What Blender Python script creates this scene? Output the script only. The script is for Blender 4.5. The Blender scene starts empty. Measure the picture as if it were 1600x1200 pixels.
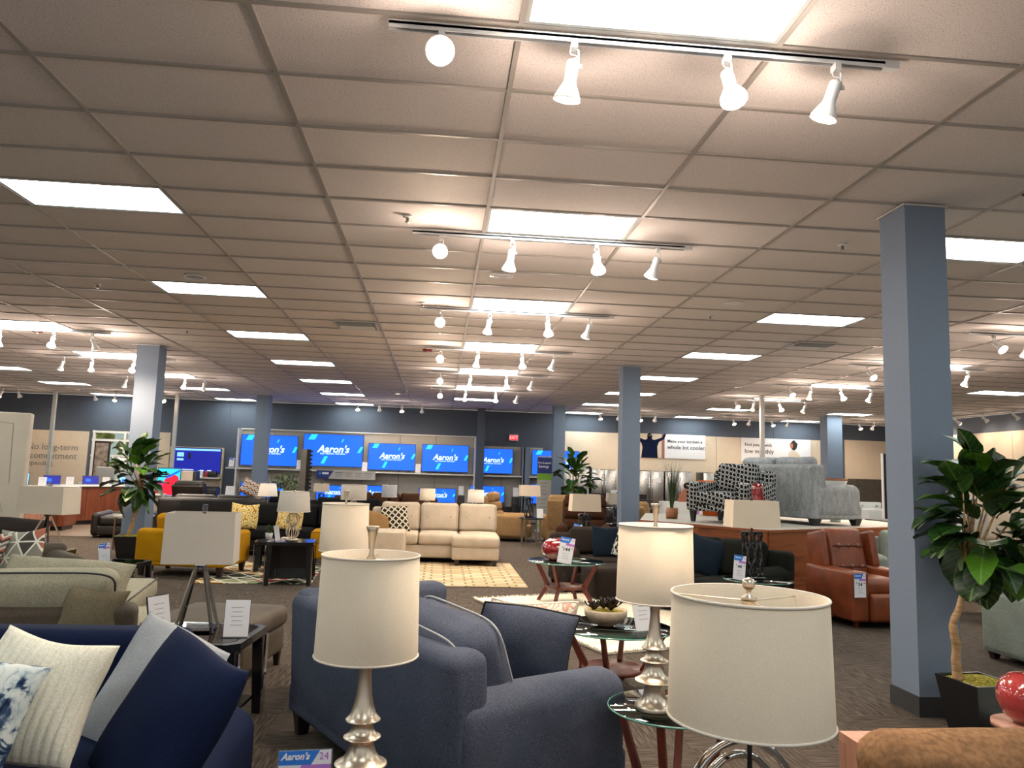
import bpy, bmesh, math, random
import numpy as np
from mathutils import Vector, Matrix, Euler
PI=math.pi; R=math.radians
S=bpy.context.scene; COL=S.collection
random.seed(7)
# ------------------------------------------------------------------ camera
CAM=Vector((-0.285,-3.857,1.530))
cr=Vector((0.99512689,-0.09361891,0.03095102)); cu=Vector((-0.04164734,-0.11455099,0.99254399)); cf=Vector((0.08937541,0.98899624,0.11789175))
cam=bpy.data.objects.new('camera',bpy.data.cameras.new('camera')); COL.objects.link(cam)
cam.matrix_world=Matrix(((cr.x,cu.x,-cf.x,CAM.x),(cr.y,cu.y,-cf.y,CAM.y),(cr.z,cu.z,-cf.z,CAM.z),(0,0,0,1)))
cam.data.sensor_width=36; cam.data.lens=36*1188.76/1600; cam.data.clip_start=.05; cam.data.clip_end=200
S.camera=cam
# ------------------------------------------------------------------ world and exposure
W=bpy.data.worlds.new('world'); S.world=W; W.use_nodes=True
W.node_tree.nodes['Background'].inputs[0].default_value=(.95,.95,.93,1)
W.node_tree.nodes['Background'].inputs[1].default_value=.55
S.view_settings.view_transform='Standard'; S.view_settings.look='None'; S.view_settings.gamma=1
S.view_settings.use_curve_mapping=False; S.view_settings.exposure=0.40
S.cycles.use_denoising=True; S.cycles.max_bounces=6; S.cycles.diffuse_bounces=4; S.cycles.glossy_bounces=3
S.cycles.transmission_bounces=4; S.cycles.transparent_max_bounces=8
S.cycles.sample_clamp_indirect=6; S.cycles.caustics_reflective=False; S.cycles.caustics_refractive=False
PANEL_STRENGTH=13.0; SPOT_W=95.0; BULB_STRENGTH=30.0
H=3.572
# ------------------------------------------------------------------ object helpers
def tag(o,label=None,cat=None,group=None,kind=None):
    if label: o['label']=label
    if cat: o['category']=cat
    if group: o['group']=group
    if kind: o['kind']=kind
    return o
def thing(name,label,cat,loc=(0,0,0),rz=0,group=None,kind=None):
    o=bpy.data.objects.new(name,None); COL.objects.link(o); o.empty_display_size=.1
    o.location=loc; o.rotation_euler=(0,0,rz)
    return tag(o,label,cat,group,kind)
def link(name,me,mat,parent=None,loc=(0,0,0),rot=(0,0,0),label=None,scale=None):
    o=bpy.data.objects.new(name,me); COL.objects.link(o)
    if mat is not None and not me.materials: me.materials.append(mat)
    o.location=loc; o.rotation_euler=rot
    if scale: o.scale=scale
    if parent: o.parent=parent
    if label: o['label']=label
    return o
def copy_tree(o,parent=None):
    c=o.copy(); COL.objects.link(c)
    if parent is not None: c.parent=parent; c.matrix_parent_inverse=o.matrix_parent_inverse.copy()
    for ch in list(KIDS.get(o.name,[])): copy_tree(ch,c)
    return c
KIDS={}
def index_kids():
    KIDS.clear()
    for o in bpy.data.objects:
        if o.parent: KIDS.setdefault(o.parent.name,[]).append(o)
class G:
    """collects geometry, then becomes one mesh"""
    def __init__(s): s.v=[]; s.f=[]
    def add(s,v,f,M=None):
        n=len(s.v)
        if M is not None: v=[tuple(M@Vector(p)) for p in v]
        s.v+= [tuple(p) for p in v]; s.f+=[tuple(i+n for i in q) for q in f]; return s
    def mesh(s,smooth=False,mat=None):
        me=bpy.data.meshes.new('m'); me.from_pydata(s.v,[],s.f); me.update()
        if smooth:
            me.polygons.foreach_set('use_smooth',[True]*len(me.polygons))
        if mat: me.materials.append(mat)
        return me
def T(loc=(0,0,0),rot=(0,0,0),sc=(1,1,1)):
    return Matrix.Translation(loc)@Euler(rot).to_matrix().to_4x4()@Matrix.Diagonal((*sc,1))
def box_g(sx,sy,sz,c=(0,0,0)):
    x,y,z=sx/2,sy/2,sz/2; a,b,d=c
    v=[(a+i*x,b+j*y,d+k*z) for i in(-1,1) for j in(-1,1) for k in(-1,1)]
    return v,[(0,1,3,2),(4,6,7,5),(0,4,5,1),(2,3,7,6),(0,2,6,4),(1,5,7,3)]
def soft_g(sx,sy,sz,r,k=2,m=(1,1,1),puff=None,amt=0.,noise=0.,seed=0,c=(0,0,0)):
    hs=np.array((sx,sy,sz))/2; r=min(r,hs.min()*.999)
    def co(h,mm):
        i=h-r; a=[-(i)-r*math.tan(PI/4*j/k) for j in range(k,0,-1)]
        return a+list(np.linspace(-i,i,mm+1))+[-q for q in reversed(a)]
    cs=[co(hs[i],m[i]) for i in range(3)]
    V={}; vs=[]; fs=[]
    def vid(p):
        key=tuple(np.round(p,5))
        if key not in V: V[key]=len(vs); vs.append(p)
        return V[key]
    for ax in range(3):
        u,w=[(1,2),(2,0),(0,1)][ax]
        for sgn in(-1,1):
            g=[[None]*len(cs[w]) for _ in cs[u]]
            for i,a in enumerate(cs[u]):
                for j,b in enumerate(cs[w]):
                    p=[0,0,0]; p[ax]=sgn*hs[ax]; p[u]=a; p[w]=b; g[i][j]=vid(tuple(p))
            for i in range(len(cs[u])-1):
                for j in range(len(cs[w])-1):
                    q=(g[i][j],g[i+1][j],g[i+1][j+1],g[i][j+1]); fs.append(q if sgn>0 else q[::-1])
    P=np.array(vs); C=np.clip(P,-(hs-r),hs-r); D=P-C; L=np.linalg.norm(D,axis=1,keepdims=True); L[L==0]=1
    P2=C+D/L*r
    if puff is not None:
        o=[i for i in range(3) if i!=puff]
        w=np.clip(1-(P[:,o[0]]/hs[o[0]])**2,0,1)**.6*np.clip(1-(P[:,o[1]]/hs[o[1]])**2,0,1)**.6
        P2[:,puff]+=np.sign(P[:,puff])*np.abs(P[:,puff]/hs[puff])*amt*w
    if noise:
        rs=np.random.RandomState(seed); ph=rs.rand(3,3)*6; fr=rs.rand(3,3)*5+4
        for i in range(3):
            P2[:,i]+=noise*(np.sin(P[:,0]*fr[i,0]/.5+ph[i,0])*np.cos(P[:,1]*fr[i,1]/.5+ph[i,1])*np.sin(P[:,2]*fr[i,2]/.5+ph[i,2]))
    P2+=np.array(c)
    return [tuple(p) for p in P2],fs
def lathe_g(prof,n=24,cap=True):
    v=[];f=[]
    for i in range(n):
        a=2*PI*i/n
        for (r,z) in prof: v.append((r*math.cos(a),r*math.sin(a),z))
    m=len(prof)
    for i in range(n):
        j=(i+1)%n
        for k in range(m-1): f.append((i*m+k,j*m+k,j*m+k+1,i*m+k+1))
    if cap:
        if prof[0][0]>1e-5: f.append(tuple(i*m for i in range(n))[::-1])
        if prof[-1][0]>1e-5: f.append(tuple(i*m+m-1 for i in range(n)))
    return v,f
def tube_g(pts,r,n=8,closed=False,flat=1.0):
    pts=[Vector(p) for p in pts]; v=[];f=[]; N=len(pts)
    up=None
    for i,p in enumerate(pts):
        a=pts[(i-1)%N] if (closed or i>0) else p; b=pts[(i+1)%N] if (closed or i<N-1) else p
        t=(b-a).normalized() if (b-a).length>1e-9 else Vector((0,0,1))
        if up is None:
            up=Vector((0,0,1)) if abs(t.z)<.9 else Vector((1,0,0))
        s=t.cross(up).normalized(); up=s.cross(t).normalized()
        rr=r[i] if isinstance(r,(list,tuple)) else r
        for k in range(n):
            ang=2*PI*k/n; v.append(p+s*(math.cos(ang)*rr)+up*(math.sin(ang)*rr*flat))
    for i in range(N if closed else N-1):
        j=(i+1)%N
        for k in range(n):
            l=(k+1)%n; f.append((i*n+k,i*n+l,j*n+l,j*n+k))
    if not closed:
        f.append(tuple(range(n))[::-1]); f.append(tuple((N-1)*n+k for k in range(n)))
    return v,f
def prism_g(poly,d,axis='y'):
    """polygon in xz, thickness d in y (front face at -d/2)"""
    n=len(poly)
    v=[(x,-d/2,z) for x,z in poly]+[(x,d/2,z) for x,z in poly]
    f=[tuple(range(n)),tuple(range(2*n-1,n-1,-1))]+[(i,i+n,(i+1)%n+n,(i+1)%n) for i in range(n)]
    return v,f
def M_(vf,smooth=False,mat=None): return G().add(*vf).mesh(smooth,mat)
def box(name,sx,sy,sz,mat,parent=None,c=(0,0,0),rot=(0,0,0),label=None): return link(name,M_(box_g(sx,sy,sz)),mat,parent,c,rot,label)
def rbox(name,sx,sy,sz,r,mat,parent=None,c=(0,0,0),rot=(0,0,0),label=None,k=2,m=(1,1,1),**kw):
    return link(name,M_(soft_g(sx,sy,sz,r,k,m,**kw),True),mat,parent,c,rot,label)
def lathe(name,prof,mat,parent=None,c=(0,0,0),rot=(0,0,0),n=24,label=None,cap=True): return link(name,M_(lathe_g(prof,n,cap),True),mat,parent,c,rot,label)
def tube(name,pts,r,mat,parent=None,c=(0,0,0),rot=(0,0,0),n=8,closed=False,label=None): return link(name,M_(tube_g(pts,r,n,closed),True),mat,parent,c,rot,label)
_tc={}
def text_mesh(s,size,shear=0.,bold=0.,ext=.0008,align='CENTER'):
    key=(s,size,shear,bold,align)
    if key in _tc: return _tc[key]
    c=bpy.data.curves.new('t','FONT'); c.body=s; c.size=size; c.shear=shear; c.offset=bold; c.extrude=ext; c.resolution_u=2
    c.align_x=align; c.align_y='CENTER'
    o=bpy.data.objects.new('tt',c); COL.objects.link(o)
    dg=bpy.context.evaluated_depsgraph_get(); me=bpy.data.meshes.new_from_object(o.evaluated_get(dg))
    bpy.data.objects.remove(o); _tc[key]=me; return me
def text(name,s,size,mat,parent,loc,rot=(PI/2,0,0),shear=0.,bold=0.,align='CENTER',sx=1.):
    me=text_mesh(s,size,shear,bold,.0008,align)
    me=me.copy(); me.materials.clear(); me.materials.append(mat)
    return link(name,me,None,parent,loc,rot,scale=(sx,1,1))
# ------------------------------------------------------------------ materials
def newmat(name):
    m=bpy.data.materials.new(name); m.use_nodes=True; nt=m.node_tree; return m,nt,nt.nodes['Principled BSDF']
def N(nt,t,**kw):
    n=nt.nodes.new(t)
    for k,v in kw.items(): setattr(n,k,v)
    return n
def setin(n,**kw):
    for k,v in kw.items(): n.inputs[k.replace('_',' ')].default_value=v
def coords(nt,scale=(1,1,1),rot=(0,0,0)):
    tc=N(nt,'ShaderNodeTexCoord'); mp=N(nt,'ShaderNodeMapping'); nt.links.new(tc.outputs['Object'],mp.inputs[0])
    mp.inputs['Scale'].default_value=scale; mp.inputs['Rotation'].default_value=rot; return mp.outputs[0]
def ramp(nt,src,stops,interp='LINEAR'):
    r=N(nt,'ShaderNodeValToRGB'); r.color_ramp.interpolation=interp
    e=r.color_ramp.elements
    while len(e)<len(stops): e.new(.5)
    for i,(p,c) in enumerate(stops): e[i].position=p; e[i].color=(*c,1)
    nt.links.new(src,r.inputs[0]); return r.outputs[0]
def math_(nt,op,a,b=None,c=None):
    n=N(nt,'ShaderNodeMath',operation=op)
    for i,x in enumerate((a,b,c)):
        if x is None: continue
        if isinstance(x,(int,float)): n.inputs[i].default_value=x
        else: nt.links.new(x,n.inputs[i])
    return n.outputs[0]
def dk(c,k): return tuple(min(1,x*k) for x in c)
def bump(nt,b,src,strength,dist):
    n=N(nt,'ShaderNodeBump'); n.inputs['Strength'].default_value=strength; n.inputs['Distance'].default_value=dist
    nt.links.new(src,n.inputs['Height']); nt.links.new(n.outputs[0],b.inputs['Normal'])
def plain(name,col,rough=.6,metal=0.,spec=.5,var=.06,scale=6,bs=0.,coat=0.):
    m,nt,b=newmat(name); setin(b,Roughness=rough,Metallic=metal); b.inputs['Specular IOR Level'].default_value=spec
    if coat: b.inputs['Coat Weight'].default_value=coat
    no=N(nt,'ShaderNodeTexNoise'); nt.links.new(coords(nt),no.inputs['Vector']); no.inputs['Scale'].default_value=scale; no.inputs['Detail'].default_value=3
    nt.links.new(ramp(nt,no.outputs[0],[(.3,dk(col,1-var)),(.7,dk(col,1+var))]),b.inputs['Base Color'])
    if bs: bump(nt,b,no.outputs[0],bs,.01)
    return m
def fabric(name,col,scale=260,var=.22,bs=.35,rough=.9,sheen=.0,big=.10,stretch=(1,1,1)):
    m,nt,b=newmat(name); setin(b,Roughness=rough); b.inputs['Specular IOR Level'].default_value=.12
    b.inputs['Sheen Weight'].default_value=sheen; b.inputs['Sheen Roughness'].default_value=.5
    v=coords(nt,stretch)
    a=N(nt,'ShaderNodeTexNoise'); nt.links.new(v,a.inputs['Vector']); a.inputs['Scale'].default_value=scale; a.inputs['Detail'].default_value=2
    g=N(nt,'ShaderNodeTexNoise'); nt.links.new(v,g.inputs['Vector']); g.inputs['Scale'].default_value=5; g.inputs['Detail'].default_value=4
    c=ramp(nt,a.outputs[0],[(.35,dk(col,1-var)),(.65,dk(col,1+var))])
    mx=N(nt,'ShaderNodeMix',data_type='RGBA',blend_type='MULTIPLY'); mx.inputs[0].default_value=1
    nt.links.new(c,mx.inputs[6]); nt.links.new(ramp(nt,g.outputs[0],[(.3,(1-big,)*3),(.7,(1+big,)*3)]),mx.inputs[7])
    nt.links.new(mx.outputs[2],b.inputs['Base Color'])
    bump(nt,b,a.outputs[0],bs,.002); return m
def leather(name,col,rough=.38):
    m,nt,b=newmat(name); setin(b,Roughness=rough); b.inputs['Specular IOR Level'].default_value=.5
    v=coords(nt); a=N(nt,'ShaderNodeTexVoronoi'); nt.links.new(v,a.inputs['Vector']); a.inputs['Scale'].default_value=220
    g=N(nt,'ShaderNodeTexNoise'); nt.links.new(v,g.inputs['Vector']); g.inputs['Scale'].default_value=7; g.inputs['Detail'].default_value=5
    nt.links.new(ramp(nt,g.outputs[0],[(.3,dk(col,.75)),(.7,dk(col,1.25))]),b.inputs['Base Color'])
    h=math_(nt,'ADD',math_(nt,'MULTIPLY',a.outputs[0],.3),g.outputs[0]); bump(nt,b,h,.25,.01); return m
def wood(name,col,col2,stretch=(1,12,12),rough=.4,scale=2.2):
    m,nt,b=newmat(name); setin(b,Roughness=rough)
    v=coords(nt,stretch); a=N(nt,'ShaderNodeTexNoise'); nt.links.new(v,a.inputs['Vector']); a.inputs['Scale'].default_value=scale; a.inputs['Detail'].default_value=7; a.inputs['Distortion'].default_value=.7
    nt.links.new(ramp(nt,a.outputs[0],[(.3,col2),(.5,col),(.7,dk(col,1.2))]),b.inputs['Base Color']); bump(nt,b,a.outputs[0],.08,.004); return m
def metal(name,col,rough=.3):
    m,nt,b=newmat(name); setin(b,Metallic=1.); 
    no=N(nt,'ShaderNodeTexNoise'); nt.links.new(coords(nt,(1,1,.2)),no.inputs['Vector']); no.inputs['Scale'].default_value=90
    nt.links.new(ramp(nt,no.outputs[0],[(.3,dk(col,.97)),(.7,dk(col,1.03))]),b.inputs['Base Color'])
    nt.links.new(math_(nt,'ADD',math_(nt,'MULTIPLY',no.outputs[0],.06),rough-.03),b.inputs['Roughness']); return m
def emit(name,col,st):
    m,nt,b=newmat(name); setin(b,Roughness=.5); b.inputs['Base Color'].default_value=(*dk(col,.3),1)
    no=N(nt,'ShaderNodeTexNoise'); nt.links.new(coords(nt),no.inputs['Vector']); no.inputs['Scale'].default_value=1.5
    nt.links.new(ramp(nt,no.outputs[0],[(.2,dk(col,.96)),(.8,col)]),b.inputs['Emission Color']); b.inputs['Emission Strength'].default_value=st
    m.cycles.emission_sampling='AUTO'; return m
def glass(name,col=(.85,.95,.92),rough=.02,alpha=.72):
    m=bpy.data.materials.new(name); m.use_nodes=True; nt=m.node_tree; nt.nodes.clear()
    o=N(nt,'ShaderNodeOutputMaterial'); g=N(nt,'ShaderNodeBsdfGlossy'); t=N(nt,'ShaderNodeBsdfTransparent'); x=N(nt,'ShaderNodeMixShader'); fr=N(nt,'ShaderNodeFresnel')
    fr.inputs[0].default_value=1.5; g.inputs['Roughness'].default_value=rough; t.inputs[0].default_value=(*dk(col,alpha+.2),1)
    no=N(nt,'ShaderNodeTexNoise'); no.inputs['Scale'].default_value=3; nt.links.new(coords(nt),no.inputs['Vector'])
    nt.links.new(math_(nt,'ADD',fr.outputs[0],math_(nt,'MULTIPLY',no.outputs[0],.04)),x.inputs[0])
    nt.links.new(t.outputs[0],x.inputs[1]); nt.links.new(g.outputs[0],x.inputs[2]); nt.links.new(x.outputs[0],o.inputs[0]); return m
def pattern(name,kind,cols,scale=1.,rough=.85,rot=(0,0,0)):
    """printed textile patterns on the object's own xz plane"""
    m,nt,b=newmat(name); setin(b,Roughness=rough); b.inputs['Specular IOR Level'].default_value=.2
    v=coords(nt,(scale,scale,scale),rot)
    sp=N(nt,'ShaderNodeSeparateXYZ'); nt.links.new(v,sp.inputs[0]); X,Y,Z=sp.outputs
    A,B=cols[0],cols[1]
    if kind=='dots':
        vo=N(nt,'ShaderNodeTexVoronoi'); vo.voronoi_dimensions='2D'; vo.inputs['Randomness'].default_value=.22; vo.inputs['Scale'].default_value=1; cb=N(nt,'ShaderNodeCombineXYZ'); nt.links.new(math_(nt,'ADD',X,Y),cb.inputs[0]); nt.links.new(math_(nt,'ADD',Z,math_(nt,'MULTIPLY',math_(nt,'SUBTRACT',X,Y),.2)),cb.inputs[1]); nt.links.new(cb.outputs[0],vo.inputs['Vector'])
        c=ramp(nt,vo.outputs['Distance'],[(0,A),(.40,A),(.43,B),(.49,B),(.55,cols[2]),(1,cols[2])])
    elif kind=='trellis':
        def ring(ox,oz):
            a=math_(nt,'SUBTRACT',math_(nt,'FRACT',math_(nt,'ADD',X,ox)),.5); d=math_(nt,'SUBTRACT',math_(nt,'FRACT',math_(nt,'ADD',Z,oz)),.5)
            r=math_(nt,'SQRT',math_(nt,'ADD',math_(nt,'MULTIPLY',a,a),math_(nt,'MULTIPLY',d,d)))
            return math_(nt,'ABSOLUTE',math_(nt,'SUBTRACT',r,.38))
        k=math_(nt,'MINIMUM',ring(0,0),ring(.5,.5)); c=ramp(nt,k,[(0,B),(.055,B),(.075,A)])
    elif kind=='scroll':
        no=N(nt,'ShaderNodeTexNoise'); nt.links.new(v,no.inputs['Vector']); no.inputs['Scale'].default_value=1.3; no.inputs['Detail'].default_value=0
        k=math_(nt,'ABSOLUTE',math_(nt,'SUBTRACT',math_(nt,'FRACT',math_(nt,'MULTIPLY',no.outputs[0],7)),.5)); c=ramp(nt,k,[(.0,A),(.16,A),(.22,B)])
    elif kind=='chevron':
        z=math_(nt,'ADD',Z,math_(nt,'MULTIPLY',math_(nt,'ABSOLUTE',math_(nt,'SUBTRACT',math_(nt,'FRACT',math_(nt,'MULTIPLY',X,1.3)),.5)),.8))
        n=len(cols); c=ramp(nt,math_(nt,'FRACT',z),[(i/n,cols[i]) for i in range(n)],'CONSTANT')
    elif kind=='triangles':
        u=math_(nt,'ADD',X,math_(nt,'MULTIPLY',Z,.577)); w=math_(nt,'SUBTRACT',X,math_(nt,'MULTIPLY',Z,.577)); t=math_(nt,'MULTIPLY',Z,1.1547)
        def e(q): return math_(nt,'ABSOLUTE',math_(nt,'SUBTRACT',math_(nt,'FRACT',q),.5))
        mx=math_(nt,'MAXIMUM',math_(nt,'MAXIMUM',e(u),e(w)),e(t))
        cx=N(nt,'ShaderNodeCombineXYZ'); nt.links.new(math_(nt,'FLOOR',u),cx.inputs[0]); nt.links.new(math_(nt,'FLOOR',w),cx.inputs[1]); nt.links.new(math_(nt,'FLOOR',t),cx.inputs[2])
        wn=N(nt,'ShaderNodeTexWhiteNoise'); nt.links.new(cx.outputs[0],wn.inputs['Vector'])
        base=ramp(nt,wn.outputs['Value'],[(0,A),(.35,B),(.6,cols[2]),(.8,cols[3])],'CONSTANT')
        ln=ramp(nt,mx,[(.44,(0,0,0)),(.46,(1,1,1))]); mi=N(nt,'ShaderNodeMix',data_type='RGBA'); nt.links.new(ln,mi.inputs[0]); nt.links.new(base,mi.inputs[6]); mi.inputs[7].default_value=(.75,.72,.62,1); c=mi.outputs[2]
    elif kind=='blotch':
        no=N(nt,'ShaderNodeTexNoise'); nt.links.new(v,no.inputs['Vector']); no.inputs['Scale'].default_value=1; no.inputs['Detail'].default_value=6; no.inputs['Distortion'].default_value=1.2
        n=len(cols); c=ramp(nt,no.outputs[0],[(.36+.3*i/n,cols[i]) for i in range(n)])
    elif kind=='bars':
        br=N(nt,'ShaderNodeTexBrick'); nt.links.new(v,br.inputs['Vector']); br.offset=.37; setin(br,Scale=1.,Mortar_Size=.03)
        br.inputs['Color1'].default_value=(*A,1); br.inputs['Color2'].default_value=(*B,1); br.inputs['Mortar'].default_value=(*cols[2],1); c=br.outputs[0]
    elif kind=='strokes':
        l=[]
        for ang,fq in ((.5,1.7),(-.6,1.3),(1.25,.9)):
            q=math_(nt,'ADD',math_(nt,'MULTIPLY',X,math.cos(ang)*fq),math_(nt,'MULTIPLY',Y,math.sin(ang)*fq)); l.append(math_(nt,'ABSOLUTE',math_(nt,'SUBTRACT',math_(nt,'FRACT',q),.5)))
        mn=math_(nt,'MINIMUM',math_(nt,'MINIMUM',l[0],l[1]),l[2])
        vo=N(nt,'ShaderNodeTexVoronoi'); nt.links.new(v,vo.inputs['Vector']); vo.inputs['Scale'].default_value=.8
        wn=N(nt,'ShaderNodeTexWhiteNoise'); nt.links.new(vo.outputs['Position'],wn.inputs['Vector'])
        base=ramp(nt,wn.outputs['Value'],[(i/len(cols),cc) for i,cc in enumerate(cols)],'CONSTANT')
        mi=N(nt,'ShaderNodeMix',data_type='RGBA'); nt.links.new(ramp(nt,mn,[(.05,(1,1,1)),(.07,(0,0,0))]),mi.inputs[0]); nt.links.new(base,mi.inputs[6]); mi.inputs[7].default_value=(.7,.68,.55,1); c=mi.outputs[2]
    nt.links.new(c,b.inputs['Base Color'])
    no=N(nt,'ShaderNodeTexNoise'); nt.links.new(coords(nt),no.inputs['Vector']); no.inputs['Scale'].default_value=300; bump(nt,b,no.outputs[0],.25,.002)
    return m
def carpet():
    m,nt,b=newmat('carpet'); setin(b,Roughness=.95); b.inputs['Specular IOR Level'].default_value=.1
    v=coords(nt); ck=N(nt,'ShaderNodeTexChecker'); ck.inputs['Scale'].default_value=1/.61; nt.links.new(v,ck.inputs['Vector'])
    def streak(s):
        n=N(nt,'ShaderNodeTexNoise'); nt.links.new(coords(nt,s),n.inputs['Vector']); n.inputs['Scale'].default_value=1; n.inputs['Detail'].default_value=4; return n.outputs[0]
    mi=N(nt,'ShaderNodeMix',data_type='FLOAT'); nt.links.new(ck.outputs['Fac'],mi.inputs[0]); nt.links.new(streak((90,6,1)),mi.inputs[2]); nt.links.new(streak((6,90,1)),mi.inputs[3])
    c=ramp(nt,mi.outputs[0],[(.32,(.040,.032,.026)),(.5,(.080,.063,.051)),(.68,(.14,.112,.09))])
    nt.links.new(c,b.inputs['Base Color']); bump(nt,b,mi.outputs[0],.5,.006); return m
def tile_mat():
    m,nt,b=newmat('mineral ceiling tile'); setin(b,Roughness=.95)
    a=N(nt,'ShaderNodeTexNoise'); nt.links.new(coords(nt),a.inputs['Vector']); a.inputs['Scale'].default_value=140; a.inputs['Detail'].default_value=3
    oi=N(nt,'ShaderNodeObjectInfo')
    c=ramp(nt,a.outputs[0],[(.33,(.52,.46,.43)),(.42,(.80,.735,.70)),(.6,(.86,.79,.76))])
    mx=N(nt,'ShaderNodeMix',data_type='RGBA',blend_type='MULTIPLY'); mx.inputs[0].default_value=1; nt.links.new(c,mx.inputs[6])
    nt.links.new(ramp(nt,oi.outputs['Random'],[(0,(.93,.93,.93)),(1,(1,1,1))]),mx.inputs[7]); nt.links.new(mx.outputs[2],b.inputs['Base Color']); bump(nt,b,a.outputs[0],.3,.003); return m
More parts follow.
